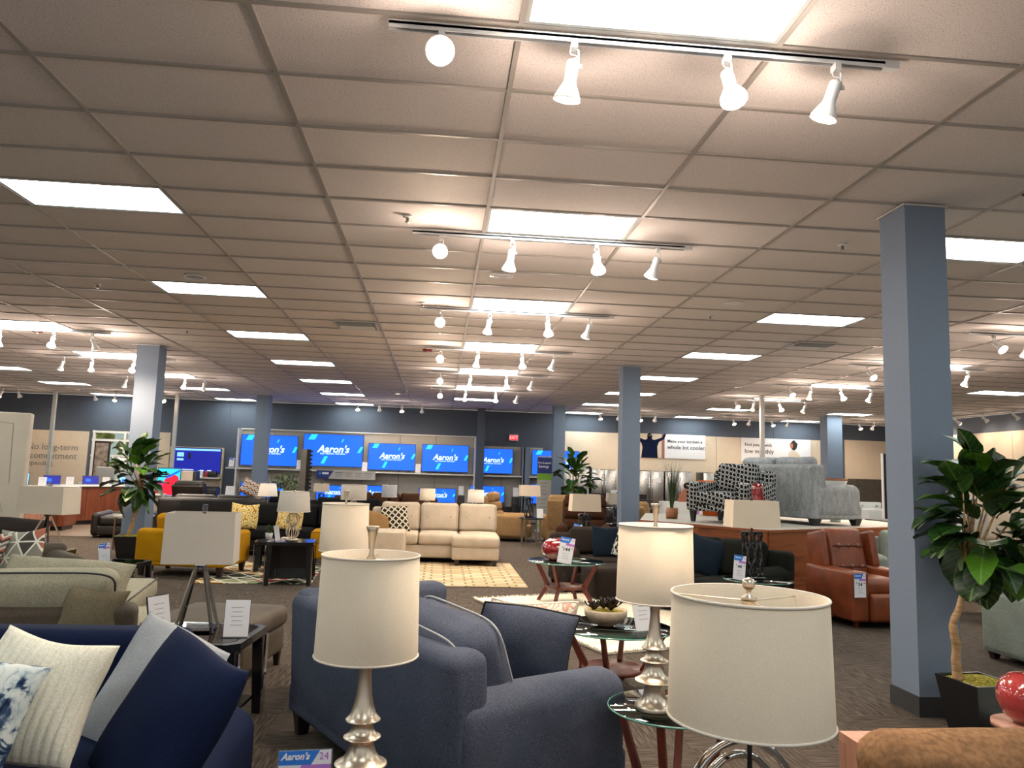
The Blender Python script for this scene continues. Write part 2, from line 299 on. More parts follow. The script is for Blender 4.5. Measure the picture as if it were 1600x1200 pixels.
MT=dict(
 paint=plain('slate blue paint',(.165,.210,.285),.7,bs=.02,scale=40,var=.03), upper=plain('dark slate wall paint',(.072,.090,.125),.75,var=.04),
 cream=plain('cream wall panel',(.62,.53,.42),.6,var=.03), white=plain('white laminate',(.72,.72,.70),.4,var=.02), greyboard=plain('warm grey board',(.42,.39,.35),.6,var=.03),
 dark=plain('near black plastic',(.012,.012,.013),.35), black=plain('black lacquer',(.01,.01,.011),.18,coat=.4), base=plain('dark rubber base',(.03,.03,.032),.6),
 track=plain('white enamel',(.75,.75,.75),.35,var=.02), tbar=plain('ceiling grid enamel',(.36,.33,.30),.45,var=.04), frame=plain('troffer frame',(.5,.5,.48),.5),
 nickel=metal('brushed nickel',(.62,.53,.42),.33), chrome=metal('polished chrome',(.72,.72,.72),.08), bronze=metal('bronze',(.35,.22,.14),.3), steel=metal('stainless steel',(.55,.53,.50),.28),
 shade=fabric('linen lamp shade',(.70,.59,.46),420,.06,.12,sheen=.0,big=.03), shade_w=fabric('white lamp shade',(.80,.71,.62),420,.05,.12,sheen=0,big=.02), shade_g=fabric('grey linen shade',(.50,.45,.39),420,.08,.12,sheen=0,big=.03),
 slate=fabric('slate blue tweed',(.072,.084,.122),330,.5,.6), navy=fabric('navy velvet',(.004,.009,.034),200,.25,.2,.85,0), greyf=fabric('light grey velvet',(.33,.34,.36),180,.12,.2), cream_f=fabric('cream ribbed plush',(.78,.74,.62),150,.1,.3),
 mustard=fabric('mustard velvet',(.46,.22,.004),120,.12,.15), beige=fabric('beige linen',(.50,.42,.33),300,.22,.4), black_f=fabric('charcoal chenille',(.009,.009,.010),250,.35,.3), dgreen=fabric('dark olive chenille',(.009,.010,.008),250,.4,.3),
 taupe=fabric('taupe suede',(.085,.066,.048),90,.15,.2,.6), oat=fabric('oatmeal tweed',(.33,.30,.22),330,.5,.6), btweed=fabric('brown tweed',(.19,.155,.10),330,.5,.6), tan=fabric('tan microfibre',(.33,.20,.095),60,.18,.3), brownf=fabric('chocolate microfibre',(.055,.022,.012),80,.3,.3),
 dbrown=leather('dark brown leather',(.010,.006,.005)), cognac=leather('cognac leather',(.19,.042,.012)), greyv=fabric('silver grey velvet',(.27,.285,.30),60,.30,.3,big=.22,stretch=(3,3,1)), sage=fabric('sage grey velvet',(.22,.25,.22),90,.15,.3), charc=fabric('charcoal brown fabric',(.028,.021,.018),250,.35,.4),
 camel=fabric('camel suede',(.21,.115,.058),50,.2,.3,big=.2), bluepil=fabric('dark teal blue cotton',(.007,.014,.024),200,.2,.2), goldpil=fabric('bronze satin',(.22,.12,.04),200,.3,.3,.5),
 redwood=wood('red brown wood',(.13,.022,.012),(.06,.012,.008),(8,8,1)), veneer=wood('orange brown veneer',(.25,.075,.025),(.14,.036,.014),(.6,8,8),.35), veneer_v=wood('red brown veneer',(.19,.052,.022),(.12,.03,.014),(7,7,.7),.35), pink=wood('pinkish oak',(.42,.20,.13),(.30,.14,.09),(8,8,1)), greywood=wood('grey washed oak',(.24,.21,.17),(.14,.12,.10),(1,9,9)), darkwood=wood('espresso wood',(.022,.012,.009),(.012,.007,.006),(1,9,9)), bark=wood('pale bark',(.44,.27,.13),(.20,.11,.05),(4,4,14),.8,3),
 moss=fabric('yellow green moss',(.25,.21,.03),60,.6,1.), leaf=None, glass=glass('clear table glass'), glass_dark=glass('smoked glass',(.5,.55,.55),.03,.3), acrylic=glass('clear acrylic',(.9,.93,.95),.03,.75),
 red=plain('red glazed ceramic',(.20,.004,.006),.10,coat=1.,bs=.5,scale=30,var=.6), redp=plain('dusky red ceramic',(.42,.045,.045),.10,coat=1.,var=.2,scale=14), orange=fabric('orange velvet',(.55,.11,.02)),
 concrete=plain('sand concrete',(.42,.34,.25),.8,bs=.1,scale=30,var=.12), pot=plain('black planter',(.008,.008,.009),.3), wpot=plain('pale grey pot',(.45,.47,.46),.5), card=plain('white card stock',(.74,.74,.78),.6,var=.01), ink=plain('black ink',(.02,.02,.025),.6), greyink=plain('grey ink',(.20,.20,.21),.7), navyink=plain('navy print',(.004,.02,.16),.5),
 blueprint=plain('bright blue print',(.01,.16,.62),.5), purple=plain('violet print',(.42,.16,.55),.5), greenprint=plain('green print',(.16,.36,.02),.5), oatprint=plain('light grey print',(.40,.40,.39),.6),
 screen=emit('lit blue screen',(.006,.12,.95),1.1), screen_d=emit('lit navy screen',(.003,.01,.28),1.0), cyan=emit('lit cyan',(.02,.55,.95),1.15), logo=emit('lit white logo',(.62,.85,.95),1.15), redscr=emit('lit red screen',(.95,.01,.04),.9), lapscr=emit('lit pale blue screen',(.25,.6,1.),1.), magenta=emit('lit magenta',(.5,.05,.25),.8), greenscr=emit('lit green',(.05,.35,.2),.7), exitred=emit('lit exit red',(.95,.02,.03),1.3), exitw=emit('lit exit letters',(1,.35,.4),1.4),
 panel=emit('troffer diffuser',(.93,1.,.96),PANEL_STRENGTH), bulb=emit('warm bulb',(1.,.72,.42),BULB_STRENGTH), bulb_soft=emit('warm bulb rim',(1.,.82,.6),3.),
 carpet=carpet(), tile=tile_mat(), basket=wood('woven basket',(.30,.12,.05),(.14,.05,.02),(2,2,20)), skin=plain('warm skin print',(.40,.14,.08),.6), rugw=fabric('ivory shag',(.80,.72,.58),40,.12,1.2,big=.12),
 p_dots=pattern('black dot print','dots',[(.004,.004,.005),(.50,.51,.51),(.14,.145,.15)],16), p_trel=pattern('trellis print','trellis',[(.02,.016,.012),(.62,.56,.44)],9), p_yel=pattern('yellow scroll print','scroll',[(.36,.20,.015),(.76,.62,.30)],8), p_chev=pattern('chevron print','chevron',[(.60,.55,.46),(.05,.04,.04),(.45,.14,.08),(.60,.55,.46),(.16,.15,.14)],9), p_tri=pattern('triangle print','triangles',[(.30,.28,.23),(.42,.14,.09),(.24,.22,.18),(.07,.06,.05)],6.), p_tie=pattern('ink splash print','blotch',[(.012,.02,.06),(.05,.09,.17),(.55,.62,.62),(.72,.74,.70)],14), p_star=pattern('starburst print','scroll',[(.62,.35,.26),(.78,.70,.60)],12), p_flor=pattern('floral print','blotch',[(.20,.18,.06),(.78,.72,.58),(.80,.74,.60)],16), p_bw=pattern('black white leaf print','blotch',[(.01,.01,.01),(.02,.02,.02),(.7,.68,.62)],18),
 p_rug=pattern('brick rug','bars',[(.46,.34,.19),(.66,.53,.35),(.25,.19,.12)],1.7), p_rug2=pattern('stroke rug','strokes',[(.40,.18,.03),(.03,.035,.025),(.30,.30,.16),(.32,.02,.02),(.05,.06,.04)],2.4), p_rug3=pattern('striped white green rug','strokes',[(.66,.68,.62),(.62,.66,.60),(.68,.70,.66)],1.6), p_basket=pattern('slot pattern','bars',[(.02,.02,.02),(.03,.03,.03),(.3,.3,.3)],4))
def leaf_mat(name,dark,light):
    m,nt,b=newmat(name); setin(b,Roughness=.38)
    oi=N(nt,'ShaderNodeObjectInfo'); v=coords(nt); sp=N(nt,'ShaderNodeSeparateXYZ'); nt.links.new(v,sp.inputs[0])
    c=ramp(nt,oi.outputs['Random'],[(0,dark),(.6,dk(dark,1.7)),(1,light)])
    ax=math_(nt,'ABSOLUTE',sp.outputs[0]); k=math_(nt,'ADD',math_(nt,'MULTIPLY',sp.outputs[1],26.),math_(nt,'MULTIPLY',ax,-22.)); vein=math_(nt,'ABSOLUTE',math_(nt,'SUBTRACT',math_(nt,'FRACT',k),.5))
    vm=math_(nt,'MAXIMUM',ramp(nt,vein,[(.0,(1,1,1)),(.05,(0,0,0))]),ramp(nt,ax,[(.003,(1,1,1)),(.006,(0,0,0))]))
    mi=N(nt,'ShaderNodeMix',data_type='RGBA'); nt.links.new(math_(nt,'MULTIPLY',vm,.55),mi.inputs[0]); nt.links.new(c,mi.inputs[6]); mi.inputs[7].default_value=(.22,.34,.08,1)
    nt.links.new(mi.outputs[2],b.inputs['Base Color']); return m
MT['leaf']=leaf_mat('fig leaf',(.006,.028,.004),(.07,.20,.010)); MT['sleaf']=leaf_mat('eucalyptus leaf',(.10,.13,.06),(.30,.32,.20)); MT['grassleaf']=leaf_mat('grass blade',(.01,.03,.006),(.10,.16,.02)); MT['succ']=plain('dark plum succulent',(.030,.018,.020),.25)
MT['foliage']=plain('autumn foliage',(.42,.38,.08),.8,var=.6,scale=3.)
# ================================================================== SETTING
XL,XR,YF,YB=-16.0,14.95,-6.0,21.0
def struct(name,vf,mat,label=None,parent=None,smooth=False,loc=(0,0,0)):
    o=link(name,M_(vf,smooth),mat,parent,loc); 
    if not parent: o['kind']='structure'
    if label: o['label']=label
    return o
def bx(x0,x1,y0,y1,z0,z1): return box_g(x1-x0,y1-y0,z1-z0,((x0+x1)/2,(y0+y1)/2,(z0+z1)/2))
floor=struct('floor',bx(XL,XR,YF,YB,-.1,0),MT['carpet'],'dark brown carpet tile floor')
vin=struct('trim_9',bx(-16,-7.2,12.6,20.9,.001,.012),plain('taupe vinyl strip floor',(.20,.15,.11),.55),'taupe hard floor strip before the laptop counter')
# back wall with a window opening
wb=G(); WX0,WX1,WZ0,WZ1=-11.12,-9.15,.95,2.50
for r in ((XL,WX0,0,H),(WX1,XR,0,H),(WX0,WX1,0,WZ0),(WX0,WX1,WZ1,H)): wb.add(*bx(r[0],r[1],YB,YB+.2,r[2],r[3]))
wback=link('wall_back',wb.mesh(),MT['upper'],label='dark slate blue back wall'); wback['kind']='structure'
wr=struct('wall_right',bx(XR,XR+.2,YF,YB,0,H),MT['upper'],'dark slate side wall with cream panels below')
wl=struct('wall_left',bx(XL-.2,XL,YF,YB,0,H),MT['cream'],'plain side wall')
g=G()
for r in ((XL,XR,0,.5),(XL,XR,3.0,H),(XL,XL+.6,.5,3),(XR-.6,XR,.5,3),(-5,-4.7,.5,3),(4.7,5,.5,3)): g.add(*bx(r[0],r[1],YF-.2,YF,r[2],r[3]))
wf=link('wall_front',g.mesh(),MT['upper'],label='storefront wall with wide glazed openings'); wf['kind']='structure'
def panels(parent,xs,y,z0,z1,mat,name='wall_panel',t=.03,gap=.012):
    for a,b in zip(xs[:-1],xs[1:]): box(name,b-a-gap,t,z1-z0,mat,parent,((a+b)/2,y-t/2,(z0+z1)/2))
panels(wback,[3.75,6.27,8.9,11.2,13.25],YB,0,3.0,MT['cream'])
panels(wback,[13.4,14.93],YB,0,3.05,MT['cream'])
panels(wback,[XL,-13.5,-11.2],YB,0,2.45,MT['cream'])
panels(wback,[-9.1,-8.75],YB,0,2.5,MT['cream'])
for a,b in ((20.9,18.0),(18.0,15.2),(15.2,12.4),(12.4,9.0),(9,5)): box('wall_panel',.03,a-b-.012,3.1,MT['cream'],wr,(XR-.016,(a+b)/2,1.55))
for x in (-7.0,-1.6,5.5,10.9): box('wall_seam',.012,.006,H-3.02,MT['base'],wback,(x,YB-.003,3.02+(H-3.02)/2))
# window
win=thing('window_1','white framed window with yellow autumn trees outside',None,((WX0+WX1)/2,YB+.05,0),kind='structure'); del_=None
ww=WX1-WX0
for x in (-ww/2+.05,0,ww/2-.05): box('window_frame',.07,.09,WZ1-WZ0,MT['white'],win,(x,0,(WZ0+WZ1)/2))
for z in (WZ0+.04,1.72,2.2,WZ1-.04): box('window_frame',ww,.08,.07,MT['white'],win,(0,0,z))
for x in (-ww/4,ww/4): box('glass_pane',ww/2-.08,.006,WZ1-WZ0,MT['glass'],win,(x,.03,(WZ0+WZ1)/2))
box('window_sill',ww+.1,.2,.04,MT['white'],win,(0,-.1,WZ0-.02))
hg=G()
for i in range(90):
    r=random.uniform(.25,.6); hg.add(*soft_g(r,r,r*.9,r*.4,2,noise=.06,seed=i),M=T((random.uniform(-15,-7),random.uniform(23.6,25.5),random.uniform(.2,3.6)),(random.random()*3,)*3))
hedge=link('autumn_trees',hg.mesh(True),MT['foliage']); tag(hedge,'yellow green autumn trees outside the window','trees',kind='stuff')
# ---- ceiling: slab, grid, tiles
ceil=struct('ceiling',bx(XL,XR,YF,YB,H+.12,H+.2),MT['base'],'suspended ceiling of speckled tiles in a metal grid')
LX=[-10.973,-7.315,-3.658,0,3.658,7.315,10.973]; LY=[-1.219-3.048,-1.219,1.829,4.877,7.925,10.973,14.021,17.069,20.117]
lights=set()
for i,x in enumerate(LX):
    for j,y in enumerate(LY):
        if abs(y-20.117)<.01 and i in (3,): continue
        lights.add((round(x/1.2192),round(y/.6096)))
cells=[]
for i in range(-14,13):
    for j in range(-9,35):
        x0,x1=max(XL,i*1.2192),min(XR,(i+1)*1.2192); y0,y1=j*.6096,min(YB,(j+1)*.6096)
        if x1-x0<.1 or y1-y0<.1 or (i,j) in lights: continue
        d=Vector(((x0+x1)/2,(y0+y1)/2,H))-CAM; z=d.dot(cf)
        vis=False; ar=0
        if z>.3:
            px=800+1188.76*d.dot(cr)/z; py=600-1188.76*d.dot(cu)/z
            vis=-250<px<1850 and -250<py<1250; ar=(H-CAM.z)/z**3
        cells.append((-(ar if vis else 0),i,j,x0,x1,y0,y1))
cells.sort()
tm={}; rest=G(); cnt=0
for a,i,j,x0,x1,y0,y1 in cells:
    sx,sy=x1-x0-.022,y1-y0-.022; cx_,cy_=(x0+x1)/2,(y0+y1)/2
    if cnt<298 and a<0:
        k=(round(sx,3),round(sy,3))
        if k not in tm: tm[k]=M_(box_g(sx,sy,.016),mat=MT['tile'])
        o=link('ceiling_tile',tm[k],None,ceil,(cx_,cy_,H+.014+random.uniform(0,.003)),(random.uniform(-.003,.003),random.uniform(-.0015,.0015),0)); cnt+=1
    else: rest.add(*box_g(sx,sy,.016,(cx_,cy_,H+.014)))
o=link('far_ceiling_tiles',rest.mesh(),MT['tile'],ceil); o['kind']='stuff'
g=G()
for i in range(-13,13):
    if XL<i*1.2192<XR: g.add(*bx(i*1.2192-.013,i*1.2192+.013,YF,YB,H-.004,H+.03))
for j in range(-9,35): g.add(*bx(XL,XR,j*.6096-.0125,j*.6096+.0125,H-.0035,H+.03))
gr=link('ceiling_grid',g.mesh(),MT['tbar'],ceil)
# ---- recessed ceiling lights
ordn=['first','second','third','fourth','fifth','sixth','seventh','eighth','ninth','tenth']
colname={0:'outermost row above the laptop counter',1:'row above the potted fig column',2:'row above the yellow armchair',3:'middle row with track lights',4:'row beside the large column',5:'row above the silver grey sofa',6:'outermost row above the washers'}
diff=M_(box_g(1.15,.54,.006),mat=MT['panel'])
fr=G()
for s in (-1,1): fr.add(*box_g(1.195,.022,.03,(0,s*.283,.0))); fr.add(*box_g(.022,.55,.03,(s*.586,0,0)))
fr.add(*box_g(1.19,.58,.01,(0,0,.05))); frm=fr.mesh(mat=MT['frame'])
for i,x in enumerate(LX):
    for j,y in enumerate(LY):
        ci,cj=round(x/1.2192),round(y/.6096)
        if (ci,cj) not in lights: continue
        t=thing('ceiling_light','flat ceiling light, %s along the %s'%(ordn[j],colname[i]),'ceiling light',((ci+.5)*1.2192,(cj+.5)*.6096,H+.012),group='recessed ceiling lights')
        link('diffuser',diff,None,t,(0,0,0)); link('frame',frm,None,t,(0,0,.003))
# ---- columns
def column(name,x0,x1,y0,y1,label,base=True):
    o=struct(name,bx(x0,x1,y0,y1,0,H),MT['paint'],label)
    c=((x0+x1)/2,(y0+y1)/2)
    if base: box('rubber_base',x1-x0+.02,y1-y0+.02,.13,MT['base'],o,(*c,.065))
    box('ceiling_collar',x1-x0+.03,y1-y0+.03,.012,MT['frame'],o,(*c,H-.012))
    return o
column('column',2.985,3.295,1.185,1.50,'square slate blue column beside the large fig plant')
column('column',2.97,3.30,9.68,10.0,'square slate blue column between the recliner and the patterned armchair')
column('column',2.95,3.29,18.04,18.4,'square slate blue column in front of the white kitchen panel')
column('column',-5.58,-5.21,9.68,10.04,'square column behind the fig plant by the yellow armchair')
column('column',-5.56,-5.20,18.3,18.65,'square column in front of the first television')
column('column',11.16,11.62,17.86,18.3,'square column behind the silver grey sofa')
for (x,y,w) in ((-11.55,19.4,'by the laptop counter'),(-7.98,19.0,'beside the wall mounted television'),(7.24,13.48,'behind the silver grey sofa')):
    t=thing('steel_post','slender bare metal ceiling post '+w,'post',(x,y,0)); box('post_tube',.09,.09,H-.01,MT['frame'],t,(0,0,H/2)); box('floor_plate',.16,.16,.01,MT['nickel'],t,(0,0,.007))
# ================================================================== TRACK LIGHTS
head_prof=[(.0,.0),(.026,.0),(.030,-.006),(.030,-.095),(.031,-.10),(.062,-.165),(.064,-.18)]
hg_=G().add(*lathe_g(head_prof+[(.058,-.18),(.052,-.165),(.02,-.11),(0,-.105)],20,False)); HEAD=hg_.mesh(True,MT['track'])
BULB=G().add(*lathe_g([(0,-.12),(.02,-.12),(.054,-.172),(.05,-.182),(.03,-.188),(0,-.190)],18,False)).mesh(True,MT['bulb'])
BR=G().add(*box_g(.03,.05,.035,(0,0,-.0175))).add(*tube_g([(0.0,0,-.03),(.022,0,-.035),(.024,0,-.06),(.026,0,-.115)],.0045,6)).add(*box_g(.016,.01,.02,(.032,0,-.115))).mesh(mat=MT['track'])
CORD=G().add(*tube_g([(0,0,-.03),(-.018,0,-.042),(-.012,.006,-.055),(.016,.008,-.058),(.014,0,-.072),(-.006,0,-.082),(0,0,-.095)],.0035,6)).mesh(True,MT['track'])
def aimrot(d): return Vector((0,0,-1)).rotation_difference(Vector(d).normalized()).to_euler()
nl=0
def track(x0,x1,y,heads,label,axis='x',group='ceiling track lights'):
    """heads: (offset from x0, aim vector, lit)"""
    global nl
    t=thing('track_light',label,'track light',(x0,y,H-.035),0 if axis=='x' else PI/2,group)
    L=x1-x0; g=G().add(*box_g(L,.035,.02,(L/2,0,.012))).add(*box_g(L,.006,.03,(L/2,-.0145,.0))).add(*box_g(L,.006,.03,(L/2,.0145,0))).add(*box_g(.07,.037,.033,(L-.035,0,0)))
    link('track',g.mesh(),MT['track'],t)
    link('track_slot',M_(box_g(L-.08,.022,.004)),MT['dark'],t,(L/2,0,0))
    for off,aim,lit in heads:
        a=Vector(aim)
        if axis=='y': a=Matrix.Rotation(-PI/2,3,'Z')@a
        dz=.13 if Vector(aim).normalized().z>-.6 else .10
        h=link('spotlight_head',HEAD,None,t,(off,0,-dz),aimrot(a))
        link('bulb',BULB,None,h); 
        Mi=h.rotation_euler.to_matrix().inverted()
        for nm,me in (('bracket',BR),('cord',CORD)):
            c=link(nm,me,None,h); c.rotation_euler=Mi.to_euler(); c.location=Mi@Vector((0,0,dz-.012))
        ld=bpy.data.lights.new('spot','SPOT'); ld.energy=SPOT_W*lit; ld.color=(1,.77,.55); ld.spot_size=R(100); ld.spot_blend=.9; ld.shadow_soft_size=.045
        lo=bpy.data.objects.new('spot_lamp',ld); COL.objects.link(lo); nl+=1
        wa=Vector(aim).normalized(); base=Vector((x0,y,H-.035))+(Vector((off,0,-.1)) if axis=='x' else Vector((0,off,-.1)))
        lo.location=base+wa*.20; lo.rotation_euler=aimrot(wa)
        sp_=bpy.data.lights.new('ceiling_fill','POINT'); sp_.energy=SPOT_W*.085*lit; sp_.color=(1,.80,.66); sp_.shadow_soft_size=.03   # added fill lamp outside the bulb mouth, brightens and warms the ceiling
        so=bpy.data.objects.new('ceiling_fill_lamp',sp_); COL.objects.link(so); so.location=base+wa*.24+Vector((0,0,-.03))
    return t
A1=(.0,-1,-.42); A2=(-.12,.25,-1); A3=(.05,-.42,-1); A4=(-.28,.25,-1)
hh=[(.24,A1,.8),(.85,A2,1),(1.58,A3,1),(2.12,A4,1)]
for k in range(6):
    yy=-.575+3.02*k
    track(-.6,1.83,yy,hh,'white four head ceiling track light, %s from the camera in the middle row'%ordn[k])
for k,yy in enumerate((8.5,11.45,14.45)):
    h2=[(.24,(.2,-.3,-1),1),(.78,A2,1),(1.58,(.15,-.6,-1),1),(2.16,(.32,1.1,-1.75),3.0)] if k==0 else [(.35,(-.3,.1,-1),1),(.88,A2,1),(1.66,(.1,-.7,-1),1),(2.1,A2,1)]
    track(-7.97,-5.54,yy,h2,'white ceiling track light, %s of the row beside the column with the potted fig'%ordn[k])
for k,yy in enumerate((5.3,8.25,11.2,14.1)):
    track(6.5,8.95,yy,[(.33,(.15,-.85,-.8),1),(.8,A2,1),(1.45,(.15,-.6,-1),1),(2.12,A4,1)],'white ceiling track light, %s of the row over the silver grey sofa'%ordn[k])
WA=(0,1,-1.1); WD=(.1,-.55,-1)
def wtrack(x,w,hs,where):
    hs=[(o_,a_,l_*.6) for o_,a_,l_ in hs]
    track(x,x+w,19.0,hs,'small ceiling track light close to the wall, '+where,group='track lights close to the wall')
wtrack(-3.1,2.5,[(.3,WD,1),(.94,WA,1),(1.6,WD,1),(2.2,WA,1)],'above the biggest television')
wtrack(4.2,2.4,[(.3,WD,1),(.9,WA,1),(1.55,WD,1),(2.05,WA,1)],'above the refrigerators')
wtrack(8.4,2.4,[(.3,WD,1),(.85,WA,1),(1.55,WD,1),(2.1,WA,1)],'above the second kitchen poster')
wtrack(12.5,2.2,[(.3,WD,1),(.8,WA,1),(1.2,WD,1)],'above the washers')
wtrack(-13.1,1.2,[(.3,(-.3,-.4,-1),1),(.72,WA,1)],'above the commitment lettering')
wtrack(-10.7,1.6,[(.4,WA,1),(1.0,WD,1)],'above the window')
wtrack(-8.9,1.2,[(.45,(.9,-.5,-.6),1)],'beside the wall mounted television')
track(14.1,14.1+4.6,13.6,[(.5,(.9,-.2,-.9),.35),(1.6,(1,.0,-.8),.35),(2.7,(.9,-.4,-.8),.35),(3.8,(1,0,-.9),.35),(4.4,(.9,-.3,-.8),.35)],'long ceiling track light along the cream side wall',axis='y',group='track lights close to the wall')
# column behind the fig plant is lit by the strong side track head above
# ---- small ceiling fittings
def sprinkler(x,y,label):
    t=thing('sprinkler',label,'sprinkler',(x,y,H-.006),group='ceiling sprinklers')
    lathe('cover_plate',[(0,0),(.04,0),(.035,-.008),(.012,-.012),(0,-.012)],MT['track'],t,n=16); lathe('nozzle',[(0,0),(.012,0),(.010,-.03),(.022,-.034),(.022,-.037),(0,-.037)],MT['nickel'],t,(0,0,-.01),n=12)
for x,y,w in ((-.63,2.13,'near the end of the second middle track'),(3.06,2.18,'beside the large column'),(-4.31,5.15,'between two ceiling lights over the fig plant aisle'),(2.98,5.18,'beside the round ceiling speaker'),(-.58,5.3,'near the end of the third middle track'),(-.45,8.55,'near the end of the fourth middle track'),(-4.23,8.05,'far past the third ceiling light'),(8.93,16.1,'over the kitchen aisle')): sprinkler(x,y,'small metal ceiling sprinkler '+w)
for x,y,w in ((-3.04,4.56,'dark grilled round ceiling speaker beside a light panel'),(3.01,4.49,'white round ceiling speaker beside a sprinkler')):
    t=thing('ceiling_speaker',w,'ceiling speaker',(x,y,H-.003)); lathe('rim',[(.09,0),(.115,0),(.115,-.008),(.09,-.010),(.09,0)],MT['track'],t,n=28,cap=False); lathe('grille',[(0,-.004),(.09,-.004),(.09,-.006),(0,-.006)],MT['tbar' if x<0 else 'track'],t,n=28)
t=thing('smoke_detector','oblong white sensor box on the ceiling under the middle row',cat='smoke detector',loc=(.26,3.75,H-.004)); rbox('housing',.24,.10,.03,.012,MT['track'],t,(0,0,-.015)); box('lens',.16,.02,.008,MT['frame'],t,(0,-.03,-.034))
for x,y,w in ((-.58,8.85,'by the fourth middle track'),(-6.74,8.7,'by the track beside the potted fig column')):
    t=thing('fire_alarm_strobe','dark red fire alarm strobe on the ceiling '+w,'fire alarm',(x,y,H-.004)); lathe('base',[(0,0),(.085,0),(.075,-.03),(0,-.03)],plain('alarm red',(.25,.01,.01),.4),t,n=20); lathe('strobe_lens',[(0,0),(.02,0),(.015,-.025),(0,-.03)],MT['track'],t,(0,0,-.03),n=10)
def vent(x,y,label):
    t=thing('air_vent',label,'air vent',(x,y,H-.004)); g=G()
    for s in (-1,1): g.add(*box_g(.59,.03,.015,(0,s*.28,-.006))); g.add(*box_g(.03,.56,.015,(s*.28,0,-.006)))
    link('vent_frame',g.mesh(),MT['frame'],t); box('vent_throat',.54,.54,.004,MT['dark'],t,(0,0,-.001))
    for i in range(9): box('slat',.5,.028,.003,MT['track'],t,(0,-.22+i*.055,-.012),(R(35 if i<5 else -35),0,0))
vent(-1.55,6.95,'square louvred ceiling air vent near the third middle track'); vent(5.11,6.86,'square louvred ceiling air vent beyond the large column'); vent(3.95,.6,'square ceiling air vent just past the large column')
for x,y,w in ((-1.5,16.6,'small recessed downlight beyond the last middle track'),(4.1,13.5,'small recessed downlight beyond the second column')):
    t=thing('downlight',w,'downlight',(x,y,H-.003)); lathe('trim_ring',[(.05,0),(.09,0),(.09,-.01),(.05,-.004),(.05,0)],MT['track'],t,n=20,cap=False); lathe('lamp',[(0,-.002),(.05,-.002),(0,-.004)],MT['bulb_soft'],t,n=16)
# ================================================================== FURNITURE BUILDERS
def legs(t,pts,h,mat,w=.05,top=.05,name='leg'):
    for x,y in pts:
        g=G(); a,b=w/2*.7,top/2
        v=[(x+i*a,y+j*a,0) for i,j in((-1,-1),(1,-1),(1,1),(-1,1))]+[(x+i*b,y+j*b,h) for i,j in((-1,-1),(1,-1),(1,1),(-1,1))]
        g.add(v,[(3,2,1,0),(4,5,6,7),(0,1,5,4),(1,2,6,5),(2,3,7,6),(3,0,4,7)]); link(name,g.mesh(),mat,t)
def sofa(name,label,cat,loc,rz,W_,D,mat,seat=.45,back=.86,arm=.62,aw=.2,n=2,lh=.1,legm='darkwood',bt=.22,bw=None,arms=(1,1),backn=None,ar=.07,pipe=None,legsz=.07,group=None,bcush=True,backh=None,round_arm=False,tuft=0,smat=None):
    t=thing(name,label,cat,loc,rz,group); m=MT[mat]; sm=MT[smat or mat]
    backn=backn or n; bh=backh or back-.08
    box_=rbox('base',W_-.02,D-.02,seat-.17-lh,.03,m,t,(0,0,lh+(seat-.17-lh)/2))
    rbox('backrest',bw or W_-(.0 if not any(arms) else .02),bt,bh-lh-.02,.06,m,t,(0,D/2-bt/2,lh+.01+(bh-lh)/2),(R(-3),0,0),m=(4,1,3),puff=1,amt=.015)
    for s,on in zip((-1,1),arms):
        if not on: continue
        x=s*(W_/2-aw/2)
        a=rbox('arm',aw,D,arm-lh,min(ar,aw/2-.005),m,t,(x,-.005,lh+(arm-lh)/2),m=(1,5,3),puff=0,amt=.012,k=3)
        if round_arm:
            link('arm_roll',G().add(*lathe_g([(0,0),(aw*.55,0),(aw*.6,.015),(aw*.6,D-.05),(0,D-.05)],20)).mesh(True),m,a,(0,-D/2+.0,(arm-lh)/2-aw*.5),(-PI/2,0,0))
        if pipe: tube('piping',[(-aw/2+.01,-D/2,-(arm-lh)/2+.02),(-aw/2+.01,-D/2,(arm-lh)/2-.04),(-aw/2+.04,-D/2,(arm-lh)/2-.005),(aw/2-.04,-D/2,(arm-lh)/2-.005),(aw/2-.01,-D/2,(arm-lh)/2-.04),(aw/2-.01,-D/2,-(arm-lh)/2+.02)],.005,MT[pipe],a,n=6)
    xl=-W_/2+(aw if arms[0] else 0); xr=W_/2-(aw if arms[1] else 0); w=(xr-xl)/n
    for i in range(n):
        rbox('seat_cushion',w-.008,D-bt+.01,.17,.045,sm,t,(xl+w*(i+.5),-bt/2-.012,seat-.085+.01),m=(4,4,1),puff=2,amt=.025,noise=.003,seed=i)
    if bcush:
        w=(xr-xl)/backn
        for i in range(backn):
            hh_=back-seat+.02
            c=rbox('back_cushion',w-.012,.19,hh_,.07,sm,t,(xl+w*(i+.5),D/2-bt-.07,seat+hh_/2),(R(-9),0,0),m=(4,1,4),k=3,puff=1,amt=.045,noise=.005,seed=i+5)
            if tuft:
                for q in range(tuft): lathe('button',[(0,-.006),(.016,-.004),(.016,.004),(0,.006)],sm,c,(-w*.3+w*.6*q/max(1,tuft-1),-.145,0),(PI/2,0,0),n=8)
    legs(t,[(sx*(W_/2-.08),sy*(D/2-.08)) for sx in(-1,1) for sy in(-1,1)],lh+.01,MT[legm],legsz,legsz*1.15)
    return t
_pm={}
